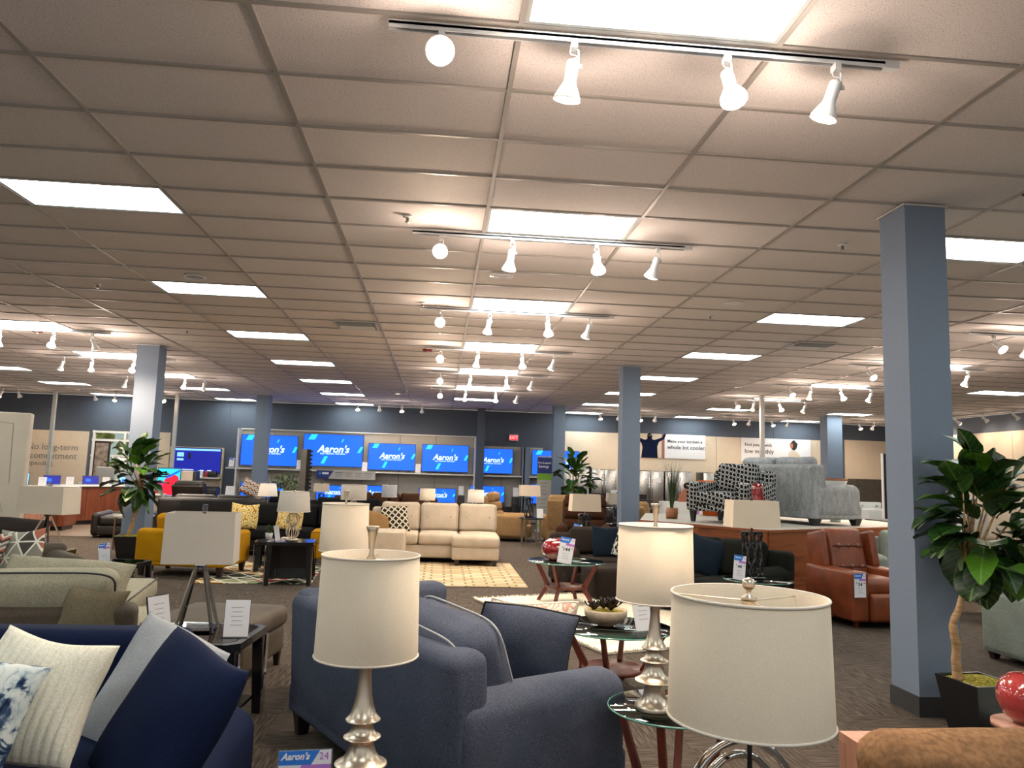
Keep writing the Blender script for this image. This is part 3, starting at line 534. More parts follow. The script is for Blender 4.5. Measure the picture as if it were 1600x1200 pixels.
def pillow_mesh(w,h,t,seed=0,sag=.12):
    sag=sag*.45; k=(w,h,t,seed,round(sag,4))
    if k in _pm: return _pm[k].copy()
    n=14; g=G(); v=[];idx={}
    rs=np.random.RandomState(seed); a,b,c_=rs.rand(3)*6
    def P(u,q,s):
        # edges bow inwards so that the corners stand out
        x=w/2*u*(1-sag*.55*(1-q*q)); z=h/2*q*(1-sag*(1-u*u))
        th=t/2*(max(0,1-abs(u)**2.6)*max(0,1-abs(q)**2.6))**.5
        th*=1+.07*math.sin(5*u+a)*math.cos(4*q+b)
        x+=.008*math.sin(3*q+a); z+=.012*math.sin(2.5*u+c_)
        return (x,s*th,z+h/2)
    for s in (-1,1):
        for i in range(n+1):
            for j in range(n+1):
                e=i in(0,n) or j in(0,n)
                key=(i,j,0 if e else s)
                if key not in idx:
                    u=math.sin((i/n*2-1)*PI/2*.93)/math.sin(PI/2*.93); q=math.sin((j/n*2-1)*PI/2*.93)/math.sin(PI/2*.93)
                    idx[key]=len(v); v.append(P(u,q,s))
        for i in range(n):
            for j in range(n):
                ks=[(i,j),(i+1,j),(i+1,j+1),(i,j+1)]
                q=[idx[(p[0],p[1],0 if (p[0] in(0,n) or p[1] in(0,n)) else s)] for p in ks]
                g.f.append(tuple(q if s<0 else q[::-1]))
    g.v=v; me=g.mesh(True); edge=[v[idx[(i,0,0)]] for i in range(n)]+[v[idx[(n,j,0)]] for j in range(n)]+[v[idx[(n-i,n,0)]] for i in range(n)]+[v[idx[(0,n-j,0)]] for j in range(n)]
    me['edge']=0; _pm[k]=me; _pe[k]=edge; return me.copy()
_pe={}
def pillow(label,w,h,t,mat,loc,rot,pipe=None,seed=0,group=None,sag=.12,ribs=0,cat='pillow'):
    me=pillow_mesh(w,h,t,seed,sag)
    if ribs:
        # corded plush: displace the surface in vertical ridges on a finer mesh
        bm=bmesh.new(); bm.from_mesh(me); bmesh.ops.subdivide_edges(bm,edges=bm.edges[:],cuts=6,use_grid_fill=True)
        for v in bm.verts:
            k=abs(v.co.y)/(t/2)
            if k>.02: v.co.y+=math.copysign(.011*abs(math.sin(v.co.x*PI*ribs/w))**.6*min(1,k*3),v.co.y)
        bm.to_mesh(me); bm.free(); me.polygons.foreach_set('use_smooth',[True]*len(me.polygons))
    o=thing('throw_pillow',label,cat,loc,0,group); o.rotation_euler=rot
    link('pillow_body',me,MT[mat],o)
    if pipe: tube('piping',_pe[(w,h,t,seed,round(sag*.45,4))],.0055,MT[pipe],o,n=6,closed=True)
    return o
def leaf_mesh(L,Wd,fold=.25,curl=.25,seed=0):
    n=7; v=[];f=[]; rs=random.Random(seed)
    for i in range(n+1):
        s=i/n; w=Wd*(math.sin(PI*min(1,s**.8*.98))**.7)*(.65+.55*s)*(1 if s<.93 else .9)
        if i==0: w=.004
        if i==n: w=.01
        z=-curl*L*s*s
        for k in (-1,-.5,0,.5,1):
            zz=z+fold*abs(k)*w*.5+ .012*math.sin(s*11+k*3+seed)*(abs(k)>.6)
            v.append((k*w/2,s*L,zz))
    for i in range(n):
        for k in range(4): f.append((i*5+k,i*5+k+1,i*5+k+6,i*5+k+5))
    v2=[(a,b,c-.0012) for a,b,c in v]; m=len(v); f+= [tuple(m+i for i in q[::-1]) for q in f[:]]
    return G().add(v+v2,f)
LEAVES=[leaf_mesh(.25,.205,.3,c,i).mesh(True,MT['leaf']) for i,c in enumerate((.1,.3,.5,.75))]
def fig_tree(label,loc,rz,trunk,crown,npl,pot,seed,kl=1.,pos=None):
    """trunk: list of local points; crown centre, radii"""
    rs=random.Random(seed); t=thing('potted_fig_tree',label,'potted plant',loc,rz)
    pw,ph=pot; g=G()
    v=[(i*pw*.36,j*pw*.36,0) for i,j in((-1,-1),(1,-1),(1,1),(-1,1))]+[(i*pw*.5,j*pw*.5,ph) for i,j in((-1,-1),(1,-1),(1,1),(-1,1))]+[(i*pw*.45,j*pw*.45,ph) for i,j in((-1,-1),(1,-1),(1,1),(-1,1))]+[(i*pw*.43,j*pw*.43,ph-.05) for i,j in((-1,-1),(1,-1),(1,1),(-1,1))]
    f=[(3,2,1,0)]
    for a,b in ((0,4),(4,8),(8,12)):
        for i in range(4): f.append((a+i,a+(i+1)%4,b+(i+1)%4,b+i))
    f.append((12,13,14,15)); g.add(v,f); link('planter',g.mesh(),MT['pot'],t)
    mv,mf=soft_g(pw*.86,pw*.86,.05,.02,2,(8,8,1),puff=2,amt=.02,noise=.012,seed=seed); link('moss',G().add(mv,mf).mesh(True),MT['moss'],t,(0,0,ph-.035))
    tr=[Vector(p) for p in trunk]; pts=[]
    for a,b in zip(tr[:-1],tr[1:]):
        for i in range(4): pts.append(a.lerp(b,i/4)+Vector((rs.uniform(-1,1),rs.uniform(-1,1),0))*.006*kl)
    pts.append(tr[-1]); rr=[.030*kl*(1-.45*i/len(pts))*(1+.12*rs.uniform(-1,1)) for i in range(len(pts))]
    link('trunk',G().add(*tube_g(pts,rr,9)).mesh(True),MT['bark'],t)
    c,(rx,ry,rz_)=Vector(crown[0]),crown[1]; br=G()
    for i in range(npl):
        th=rs.uniform(0,2*PI) if i>=8 else i*PI/4; ph_=math.asin(max(-1,min(1,-.85+1.85*((i*.618)%1)))); k=rs.uniform(.12,.62)
        p=c+Vector((rx*math.cos(th)*math.cos(ph_)*k,ry*math.sin(th)*math.cos(ph_)*k,rz_*math.sin(ph_)*(k+.3)))
        out=(p-c); out.z*=.5; out=out.normalized()+Vector((0,0,rs.uniform(-.1,.9))); out.normalize()
        rot=out.to_track_quat('Y','Z').to_euler(); 
        sc=kl*rs.uniform(.8,1.2); link('leaf',LEAVES[i%4],None,t,p,rot,scale=(sc,sc,sc))
        if i%8==0: br.add(*tube_g([tr[-1].lerp(tr[-2],rs.random()*.5),(tr[-1]+p)/2+Vector((0,0,-.03)),p],[.011*kl,.008*kl,.004*kl],5))
    link('branches',br.mesh(True),MT['bark'],t)
    return t
# ---- lamps
def drum(t,rt,rb,z0,z1,mat,n=40,spider=True,name='lamp_shade',finial=None,th=.004):
    s=lathe(name,[(rb,z0),(rt,z1),(rt-th,z1),(rb-th,z0),(rb,z0)],MT[mat],t,n=n,cap=False)
    for r,z in((rt,z1),(rb,z0)): tube('rim',[(r*math.cos(a*2*PI/n),r*math.sin(a*2*PI/n),z) for a in range(n)],.0035,MT['shade_w'],s,n=6,closed=True)
    if spider:
        g=G()
        for k in range(3):
            a=k*2*PI/3+.5; g.add(*tube_g([(0,0,z1-.012),(rt*.98*math.cos(a),rt*.98*math.sin(a),z1-.012)],.0018,5))
        g.add(*lathe_g([(0,z1-.02),(.016,z1-.02),(.016,z1-.006),(0,z1-.006)],12)); link('spider',g.mesh(),MT['nickel'],t)
    return s
def rectshade(t,w,d,z0,z1,mat,taper=.94,name='lamp_shade'):
    v=[];
    for (k,z) in ((1,z0),(taper,z1)):
        for e in (0,.004): v+=[(i*(w/2*k-e),j*(d/2*k-e),z) for i,j in((-1,-1),(1,-1),(1,1),(-1,1))]
    f=[]
    for i in range(4):
        j=(i+1)%4; f+=[(i,j,8+j,8+i),(12+i,12+j,4+j,4+i),(8+i,8+j,12+j,12+i),(4+i,4+j,j,i)]
    s=link(name,G().add(v,f).mesh(),MT[mat],t)
    g=G().add(*box_g(w*taper,.004,.004,(0,0,z1-.01))).add(*box_g(.004,d*taper,.004,(0,0,z1-.01))); link('spider',g.mesh(),MT['nickel'],t)
    return s
def coil(t,c,r,mat='acrylic',seed=0,name='power_cord',turns=3):
    rs=random.Random(seed); pts=[]
    for i in range(turns*10):
        a=i/10*2*PI; pts.append((c[0]+r*(1+.25*math.sin(a*.31+seed))*math.cos(a),c[1]+r*.7*math.sin(a),c[2]+.006+.018*abs(math.sin(a*.7+seed))*(1+i*.02)))
    tube(name,pts,.0032,MT['cream'],t,n=5)
PROF=[(0,0),(.080,0),(.083,.004),(.082,.016),(.068,.026),(.054,.042),(.046,.062),(.044,.088),(.047,.100),(.056,.108),(.081,.1150),(.0845,.1165),(.0845,.1185),(.081,.1200),(.060,.133),(.048,.150),(.041,.170),(.038,.184),(.040,.191),(.057,.1975),(.0605,.199),(.0605,.2005),(.057,.202),(.044,.211),(.037,.224),(.034,.238),(.036,.2445),(.053,.2510),(.0565,.2525),(.0565,.2545),(.053,.2570),(.041,.272),(.032,.300),(.026,.330),(.023,.360),(.020,.395),(.022,.425),(.030,.460),(.036,.49),(.034,.495),(.01,.495),(.006,.51),(.006,.80)]
def spindle_lamp(label,loc,group=None,sc=1.,bulge=1.,rz=0):
    t=thing('table_lamp',label,'lamp',loc,rz,group)
    lathe('lamp_base',[(r*bulge,z) for r,z in PROF],MT['nickel'],t,n=36)
    drum(t,.160,.168,.455,.775,'shade')
    lathe('finial',[(0,.765),(.010,.765),(.011,.772),(.007,.785),(.009,.81),(.016,.85),(.022,.868),(.020,.87),(0,.866)],MT['nickel'],t,n=20)
    coil(t,(.02,-.10,0),.04); return t
def wavy_lamp(label,loc,rz,bh,w,sh,sw,sd,mat='black',shade='shade',n=14,neck=.04,group=None):
    """openwork base of waving upright rods under a rectangular shade"""
    t=thing('table_lamp',label,'lamp',loc,rz,group)
    rbox('foot',w*1.15,w*.8,.02,.008,MT[mat],t,(0,0,.01)); rbox('cap',w*.9,w*.6,.02,.008,MT[mat],t,(0,0,bh-.01))
    for i in range(n):
        a=2*PI*i/n; pts=[]
        for k in range(17):
            z=.015+(bh-.03)*k/16; ph=a+.26*math.sin(k/16*2*PI*1.5+ (PI if i%2 else 0)); rr=1+.10*math.sin(k/16*PI*2+.5)
            pts.append((w/2*rr*math.cos(ph),w*.32*rr*math.sin(ph),z))
        tube('rod',pts,w*.055,MT[mat],t,n=6)
    lathe('neck',[(0,bh),(.012,bh),(.012,bh+neck+sh*.5),(0,bh+neck+sh*.5)],MT['nickel'],t,n=10)
    rectshade(t,sw,sd,bh+neck,bh+neck+sh,shade); rbox('finial',.022,.022,.03,.006,MT[mat],t,(0,0,bh+neck+sh+.012)); return t
def tripod_lamp(label,loc,rz,bh,sh,sw,sd,shade,lm='chrome',group=None,spread=.11):
    t=thing('table_lamp',label,'lamp',loc,rz,group)
    for i,(x,y) in enumerate(((-1,-1),(1,-1),(1,1),(-1,1))):
        g=G(); a=Vector((x*spread,y*spread*.85,0)); b=Vector((x*.022,y*.018,bh)); 
        g.add(*tube_g([a,b],.0115,4)); link('leg',g.mesh(),MT[lm if i%2 else 'nickel'],t)
    rbox('top_plate',.06,.05,.02,.004,MT[lm],t,(0,0,bh)); box('foot_plate',spread*1.9,spread*1.5,.006,MT['acrylic'],t,(0,0,.008))
    lathe('neck',[(0,bh),(.008,bh),(.008,bh+.02+sh),(0,bh+.02+sh)],MT['chrome'],t,n=10)
    rectshade(t,sw,sd,bh+.02,bh+.02+sh,shade,.97); rbox('finial',.028,.028,.05,.004,MT['acrylic'],t,(0,0,bh+.045+sh)); return t
def orb_lamp(label,loc,r,sh,rt,rb,shade='shade_g',no=2,group=None,balls=5):
    t=thing('table_lamp',label,'lamp',loc,0,group)
    lathe('lamp_base',[(0,0),(r*.95,0),(r*.95,.028),(r*.9,.034),(0,.034)],MT['nickel'],t,n=28)
    for o in range(no):
        z=.034+r+o*2*r
        for k in range(balls):
            a=PI*k/balls; tube('ring',[(r*math.cos(q*2*PI/24)*math.cos(a),r*math.cos(q*2*PI/24)*math.sin(a),z+r*math.sin(q*2*PI/24)) for q in range(24)],.006,MT['nickel'],t,n=5,closed=True)
    z=.034+2*r*no; lathe('neck',[(0,z-.01),(.012,z-.01),(.008,z+.02),(.008,z+sh),(0,z+sh)],MT['nickel'],t,n=10)
    drum(t,rt,rb,z+.015,z+.015+sh,shade,n=28); lathe('finial',[(0,z+sh+.01),(.01,z+sh+.015),(.012,z+sh+.03),(0,z+sh+.04)],MT['nickel'],t,n=10); return t
def cone_lamp(label,loc,bh,r0,r1,sh,rt,rb,mat='bronze',shade='shade_w',group=None):
    t=thing('table_lamp',label,'lamp',loc,0,group)
    lathe('lamp_base',[(0,0),(r0*1.3,0),(r0*1.3,.015),(r0,.02),(r1,bh),(0,bh)],MT[mat],t,n=20); lathe('neck',[(0,bh),(.006,bh),(.006,bh+sh+.02),(0,bh+sh+.02)],MT['nickel'],t,n=8)
    drum(t,rt,rb,bh+.02,bh+.02+sh,shade,n=24); lathe('finial',[(0,bh+sh+.02),(.01,bh+sh+.025),(.01,bh+sh+.05),(0,bh+sh+.055)],MT['dark'],t,n=8); coil(t,(.02,-r0*1.6,0),.035); return t
# ---- tables
def round_table(label,loc,r,h,rz=0,mat='redwood',top='glass',rt=None,n=4,shelf=.42,group=None,edge=True,cat='side table',lw=.045):
    t=thing('glass_table',label,cat,loc,rz,group)
    lathe('glass_top',[(0,h-.012),(r-.004,h-.012),(r,h-.008),(r,h-.003),(r-.004,h),(0,h)],MT[top],t,n=48)
    if edge: link('glass_edge',G().add(*tube_g([(r*math.cos(a*2*PI/48),r*math.sin(a*2*PI/48),h-.006) for a in range(48)],.0045,5,True)).mesh(True),plain_edge,t)
    rs=r*.62; kz=h*shelf
    for i in range(n):
        a=2*PI*i/n+PI/4; g=G()
        P=[(r*.86,h-.014),(r*.52,kz+.02),(r*.52,kz-.02),(r*.80,0)]
        v=[];f=[]
        for q,(rr,z) in enumerate(P):
            w=(.022,.034,.034,.020)[q]*r/.3
            for dx,dy in((-w*.6,-lw*.35),(w*.6,-lw*.35),(w*.6,lw*.35),(-w*.6,lw*.35)):
                v.append(((rr+dx)*math.cos(a)-dy*math.sin(a),(rr+dx)*math.sin(a)+dy*math.cos(a),z))
        for q in range(3):
            for e in range(4): f.append((q*4+e,q*4+(e+1)%4,q*4+4+(e+1)%4,q*4+4+e))
        f+=[(0,1,2,3),(15,14,13,12)]; g.add(v,f); link('leg',g.mesh(),MT[mat],t)
    lathe('lower_shelf',[(0,kz-.018),(r*.5,kz-.018),(r*.54,kz-.008),(r*.54,kz+.012),(r*.51,kz+.012),(r*.50,kz-.004),(0,kz-.004)],MT[mat],t,n=36); return t
plain_edge=plain('green glass edge',(.10,.28,.22),.1)
def frame_table(label,loc,rz,w,d,h,top='glass_dark',mat='black',mat2='chrome',group=None,cat='end table',cut=.06):
    """octagon-cornered glass top with broad flared legs edged in metal"""
    t=thing('end_table',label,cat,loc,rz,group); a,b=w/2,d/2
    P=[(-a+cut,-b),(a-cut,-b),(a,-b+cut),(a,b-cut),(a-cut,b),(-a+cut,b),(-a,b-cut),(-a,-b+cut)]
    def pr(z0,z1,k=1.):
        n=len(P); v=[(x*k,y*k,z0) for x,y in P]+[(x*k,y*k,z1) for x,y in P]; return v,[tuple(range(n))[::-1],tuple(range(n,2*n))]+[(i,(i+1)%n,n+(i+1)%n,n+i) for i in range(n)]
    link('glass_top',M_(pr(h-.012,h,.86)),MT[top],t)
    n=len(P); v=[(x*k,y*k,z) for k in (1,.84) for z in (h-.045,h) for x,y in P]; f=[]
    for i in range(n):
        j=(i+1)%n; f+=[(i,j,n+j,n+i),(n+i,n+j,3*n+j,3*n+i),(3*n+i,3*n+j,2*n+j,2*n+i),(2*n+i,2*n+j,j,i)]
    link('top_frame',M_((v,f)),MT[mat],t)
    for sx in(-1,1):
        for sy in(-1,1):
            g=G(); g2=G()
            for zz,(o1,o2) in zip((0,),((1.,.86),)):
                g.add([(sx*a*.98,sy*b*.92,0),(sx*a*.80,sy*b*.92,0),(sx*a*.72,sy*b*.9,h-.045),(sx*a*.92,sy*b*.9,h-.045),(sx*a*.98,sy*b*.80,0),(sx*a*.80,sy*b*.80,0),(sx*a*.72,sy*b*.78,h-.045),(sx*a*.92,sy*b*.78,h-.045)],[(0,1,2,3),(7,6,5,4),(0,4,5,1),(1,5,6,2),(2,6,7,3),(3,7,4,0)])
            lg=link('leg',g.mesh(),MT[mat],t)
            link('metal_edge',M_(box_g(.012,.05,h-.05,(sx*a*.99,sy*b*.86,(h-.05)/2))),MT[mat2],lg)
    box('lower_shelf',w*.8,d*.8,.02,MT[mat],t,(0,0,.10)); return t
def card(label,loc,rz,w=.13,h=.24,price=None,tilt=12,hdr=True,group=None,lines=3,stand=True,roll=0):
    """acrylic holder with a printed price card facing local -y"""
    t=thing('price_sign',label,'sign',loc,rz,group); t.rotation_euler=(R(-tilt),R(roll),rz) if roll else (R(-tilt),0,rz)
    c=box('card',w,.003,h,MT['card'],t,(0,0,h/2))
    if hdr:
        hh_=h*.22 if h/w>1.4 else h*.2
        link('blue_header',M_(prism_g([(-w/2,h/2),(-w/2,h/2-hh_),(w*.12,h/2-hh_),(w*.28,h/2)],.001)),MT['blueprint'],c,(0,-.0022,0))
        link('violet_strip',M_(prism_g([(-w*.06,h/2-hh_),(-w*.10,h/2-hh_*1.4),(w/2,h/2-hh_*1.4),(w/2,h/2-hh_)],.001)),MT['purple'],c,(0,-.0024,0))
        text('logo_lettering',"Aaron's",w*.17,MT['card'],c,(-w*.19,-.0032,h/2-hh_*.42),shear=.3,bold=w*.006)
        text('number_lettering','24',w*.19,MT['purple'],c,(w*.36,-.0024,h/2-hh_*.45))
    if price:
        text('price_lettering','$',w*.16,MT['ink'],c,(-w*.30,-.0024,h*.10)); text('price_lettering',price,w*.36,MT['ink'],c,(0,-.0024,h*.04),bold=w*.008)
        text('price_lettering','99' if price=='144' else '00',w*.14,MT['ink'],c,(w*.36,-.0024,h*.10))
    for i in range(lines): box('print_line',w*(.5-.1*(i%2)),.001,h*.012,MT['greyink'],c,(0,-.0022,-h*(.12+.09*i) if (price or hdr) else h*(.3-.12*i)))
    if stand: box('acrylic_holder',w+.008,.006,h+.006,MT['acrylic'],t,(0,.006,h/2)); box('holder_foot',w+.008,.07,.004,MT['acrylic'],t,(0,.02,.004),(R(tilt),0,0))
    return t
# ---- recliner (puffy)
def recliner(label,loc,rz,mat,W_=.92,D=.9,back=1.04,tufts=0,wing=False,arm=.62,group=None,rolls=3,legm=None,buttons=False):
    t=thing('recliner',label,'recliner',loc,rz,group); m=MT[mat]; aw=.20
    rbox('base',W_-.1,D-.12,.28,.05,m,t,(0,0,.20),m=(3,3,2),puff=0,amt=.01)
    rbox('footrest',W_-2*aw-.02,.10,.30,.04,m,t,(0,-D/2+.03,.22),m=(3,1,3),puff=1,amt=.02)
    rbox('seat_cushion',W_-2*aw-.01,D*.66,.18,.06,m,t,(0,-.08,.42),m=(4,4,1),puff=2,amt=.03,noise=.004)
    for s in(-1,1):
        a=rbox('arm',aw,D*.92,arm-.08,.09 if not buttons else .03,m,t,(s*(W_/2-aw/2),-.02,.08+(arm-.08)/2),m=(2,5,3),k=3,puff=0,amt=.02,noise=.004)
        if wing: rbox('wing',.09,.28,.42,.03,m,t,(s*(W_/2-.09),D/2-.18,arm+.17),(R(-12),0,0),m=(1,2,3))
    if buttons:
        b=rbox('backrest',W_-2*aw+.04,.16,back-.38,.05,m,t,(0,D/2-.20,.38+(back-.38)/2),(R(-16),0,0),m=(4,1,6),puff=1,amt=.03)
        for z in (.10,-.14):
            tube('tufted_seam',[(x/10*(W_/2-aw-.02),-.112-.0*abs(x),z-.006*abs(math.sin(x*1.2))) for x in range(-10,11)],.007,MT['dbrown'],b,n=5)
            for x in(-.13,0,.13): lathe('button',[(0,-.010),(.024,-.006),(.026,.004),(0,.012)],m,b,(x,-.118,z),(PI/2,0,0),n=10)
    else:
        hz=(back-.42)/rolls
        sh=rbox('back_shell',W_-.16,.12,back-.25,.05,m,t,(0,D/2-.05,.22+(back-.25)/2),(R(-14),0,0),m=(4,1,4),puff=1,amt=.03,noise=.004,k=3)
        for i in range(rolls):
            cz=.46+hz*(i+.5); y=D/2-.20+(cz-.46)*.24
            if tufts:
                for q in range(tufts): rbox('back_pillow',(W_-.24)/tufts+.01,.2,hz+.03,.08,m,t,(-(W_-.24)/2+(W_-.24)/tufts*(q+.5),y,cz),(R(-14),0,0),m=(2,1,2),k=3,puff=1,amt=.03,noise=.006,seed=i*3+q)
            else: rbox('back_pillow',W_-.22,.2,hz+.03,.08,m,t,(0,y,cz),(R(-14),0,0),m=(5,1,3),k=3,puff=1,amt=.03,noise=.006,seed=i)
    legs(t,[(sx*(W_/2-.12),sy*(D/2-.14)) for sx in(-1,1) for sy in(-1,1)],.12,MT[legm or 'dark'],.05,.06); return t
def tv(label,loc,w,h,kind='logo',group=None,feet=True,scr='screen'):
    """front faces -y"""
    t=thing('television',label,'television',loc,0,group); b=.012
    g=G()
    for s in(-1,1): g.add(*box_g(w,.045,b,(0,0,h/2+s*(h/2-b/2)))); g.add(*box_g(b,.045,h,(s*(w/2-b/2),0,h/2)))
    g.add(*box_g(w-.02,.02,h-.02,(0,.012,h/2))); link('housing',g.mesh(),MT['dark'],t)
    s=box('screen',w-2*b,.006,h-2*b,MT[scr],t,(0,-.006,h/2))
    if kind=='logo':
        y=-.0045; k=w
        def para(x,z,a,hh_,sl): link('cyan_bar',M_(prism_g([(x-a/2,z-hh_/2),(x+a/2,z-hh_/2),(x+a/2+sl,z+hh_/2),(x-a/2+sl,z+hh_/2)],.001)),MT['cyan'],s,(0,y,0))
        para(-k*.37,h*.40,k*.11,h*.17,k*.05); para(k*.135,h*.31,k*.02,h*.11,k*.03); para(k*.425,h*.04,k*.05,h*.20,k*.055) ; para(-k*.17,-h*.30,k*.06,h*.23,k*.06)
        text('logo_lettering',"Aaron's",w*.17,MT['logo'],s,(0,-.006,h*.03),shear=.28,bold=w*.0045,sx=.98); text('tagline_lettering','Easy. Beautiful. Affordable.',w*.040,MT['logo'],s,(0,-.006,-h*.105),bold=.0006)
    if feet:
        for q in(-1,1): tube('foot',[(q*w*.36,-.09,-.045),(q*w*.36,0,.0),(q*w*.36,.09,-.045)],.007,MT['dark'],t,n=6)
    return t
# ================================================================== FURNITURE, NEAR THE CAMERA
P_=PI
# slate blue loveseat
BL=(-.24,.34); brz=math.atan2(.862,-.506)
sofa('loveseat','slate blue tweed loveseat with loose back cushions in the centre aisle','sofa',(BL[0],BL[1],0),brz,1.86,.98,'slate',seat=.46,back=.88,arm=.63,aw=.24,n=2,lh=.12,bt=.2,ar=.10,backh=.80,legsz=.08,bcush=False,arms=(1,0),bw=1.84)
rbox('arm',.20,.97,.70,.06,MT['slate'],bpy.data.objects['loveseat'],(.83,-.005,.47),m=(1,5,3),puff=0,amt=.01,k=3)
def rel(o,rz,x,y,z): return (o[0]+x*math.cos(rz)-y*math.sin(rz),o[1]+x*math.sin(rz)+y*math.cos(rz),z)
for i,(x,w) in enumerate(((-.37,.72),(.37,.72))):
    o=thing('sofa_cushion','boxed slate blue back cushion with corded edges, '+('half behind the spindle lamp' if i else 'slumped toward the glass coffee table'),'cushion',rel(BL,brz,x-.08,.15,.43),0,'loose cushions of the slate loveseat'); o.rotation_euler=(R(-20),R(-3),brz)
    c=rbox('cushion_body',w,.24,.48,.09,MT['slate'],o,(0,0,.24),m=(6,2,4),k=4,puff=1,amt=.05,noise=.010,seed=i)
    for s in(-1,1): tube('piping',[(w/2*.97*math.copysign(abs(math.cos(a))**.35,math.cos(a)),s*.105,.24+.232*math.copysign(abs(math.sin(a))**.35,math.sin(a))) for a in [q*2*PI/40 for q in range(40)]],.0055,MT['greyf'],o,n=5,closed=True)
pillow('slate blue throw pillow with dark cord beside the sand coloured bowl',.52,.46,.17,'slate',(.13,.16,.42),(R(12),R(9),R(12)),pipe='dark',seed=3)
pillow('pink starburst print pillow tucked behind the slate blue pillow',.50,.46,.14,'p_star',(.17,.27,.425),(R(10),R(6),R(18)),pipe='cream_f',seed=4)
pillow('floral print pillow at the far end of the slate blue loveseat',.44,.42,.15,'p_flor',rel(BL,brz,.60,-.05,.47),(R(-16),R(8),brz+R(25)),seed=5)
# lamp on a wood console at the bottom edge
t=thing('console_table','pale oak console holding the spindle lamp and the price card','table',(-.50,-1.33,0),0)
rbox('table_top',.62,.42,.03,.006,MT['pink'],t,(0,0,.458))
for x in(-.28,.28):
    for y in(-.18,.18): box('leg',.04,.04,.445,MT['pink'],t,(x,y,.222))
spindle_lamp('brushed nickel spindle lamp with white drum shade in front of the loveseat',(-.50,-1.25,.475),rz=1)
card('price card with blue header and violet number 24 under the spindle lamp',(-.655,-1.40,.475),R(6),.155,.20,tilt=10,lines=2)
# round glass side table with the second spindle lamp
round_table('round glass side table with dark red legs under the spindle lamp',(.76,-.49,0),.275,.55,rz=.3)
spindle_lamp('brushed nickel spindle lamp on the round glass side table',(.67,-.53,.552),rz=2)
spindle_lamp('brushed nickel spindle lamp behind the loveseat, between it and the mustard armchair',(-.93,1.62,.515),rz=.5)
frame_table('black framed end table hidden behind the big spindle lamp shade',(-.93,1.66,0),.1,.5,.5,.513)
# big drum shade lamp with nested chrome rings
t=thing('table_lamp','large white drum lamp with nested chrome rings closest to the entrance','lamp',(.43,-2.13,.60))
for r,a in ((.165,0),(.146,.12),(.118,-.1),(.085,.15)):
    g=G(); n=40; pts=[(r*math.cos(q*2*PI/n),.02*math.sin(q*2*PI/n+a),r+.02+r*math.sin(q*2*PI/n)) for q in range(n)]
    g.add(*tube_g(pts,.0095,8,True)); link('ring',g.mesh(True),MT['chrome'],t,(-.015,a*.15,0),(0,0,a+R(20)))
lathe('lamp_base',[(0,0),(.10,0),(.10,.018),(.085,.024),(0,.024)],MT['chrome'],t,n=32); tube('stem',[(0,0,.02),(0,0,.66)],.006,MT['dark'],t)
drum(t,.173,.181,.405,.672,'shade',n=56); lathe('finial',[(0,.657),(.016,.660),(.018,.668),(.006,.674),(.006,.684),(.012,.688),(.015,.697),(.012,.708),(0,.712)],MT['nickel'],t,n=20)
t=thing('accent_table','dark wood accent table under the ring lamp','table',(.43,-2.13,0)); lathe('table_top',[(0,.57),(.16,.57),(.17,.585),(.16,.598),(0,.598)],MT['darkwood'],t,n=36)
lathe('pedestal',[(0,0),(.18,0),(.17,.02),(.04,.05),(.03,.53),(.08,.57),(0,.57)],MT['darkwood'],t,n=24)
# camel sofa and oak box at the lower right
sofa('camel_sofa','camel brown suede sofa seen over its rounded back, beside the oak box','sofa',(1.93,-1.82,0),0,1.9,.9,'camel',seat=.42,back=.66,arm=.58,aw=.22,n=2,lh=.08,bt=.26,bcush=False,backh=.60)
o=thing('sofa_cushion','plump camel suede back cushion with gathered corner','cushion',(1.86,-1.36,.42)); rbox('cushion_body',1.45,.24,.31,.11,MT['camel'],o,(0,0,.155),m=(12,2,3),k=4,puff=1,amt=.03,noise=.010,seed=9)
t=thing('oak_box_table','pinkish oak box side table between the ring lamp and the camel sofa','side table',(1.35,-1.20,0),R(0))
for s in(-1,1): box('side_panel',.03,.42,.58,MT['pink'],t,(s*.085,0,.29))
box('table_top',.20,.42,.03,MT['pink'],t,(0,0,.595)); box('back_panel',.14,.02,.5,MT['pink'],t,(0,.19,.3)); box('shelf',.14,.38,.02,MT['pink'],t,(0,0,.3))
# ---------------- navy sofa with pillows, lower left
sofa('navy_sofa','navy velvet sofa piled with blue, grey and white pillows','sofa',(-2.19,-.60,0),0,2.24,.98,'navy',seat=.42,back=.80,arm=.46,aw=.26,n=2,lh=.08,bt=.24,ar=.10,backh=.80,bcush=False,bw=1.64)
pillow('large navy velvet pillow leaning on the sofa arm',.56,.56,.20,'navy',(-1.33,-1.02,.38),(R(-30),R(6),R(-46)),seed=11,sag=.10)
pillow('large light grey velvet pillow between the navy pillow and the sofa back',.56,.56,.17,'greyf',(-1.50,-.66,.36),(R(-26),R(10),R(-38)),seed=12,sag=.16)
pillow('white ribbed plush square pillow in the middle of the navy sofa',.42,.42,.15,'cream_f',(-1.72,-.98,.50),(R(-22),R(9),R(-6)),seed=13,ribs=14,sag=.10)
pillow('navy and white ink splash pillow in front of the ribbed pillow',.42,.42,.14,'p_tie',(-1.86,-1.22,.50),(R(-22),R(14),R(-4)),seed=14,sag=.10)
pillow('light grey velvet pillow at the very edge behind the ribbed pillow',.46,.46,.16,'greyf',(-2.26,-.56,.42),(R(-18),R(-8),R(12)),seed=15)
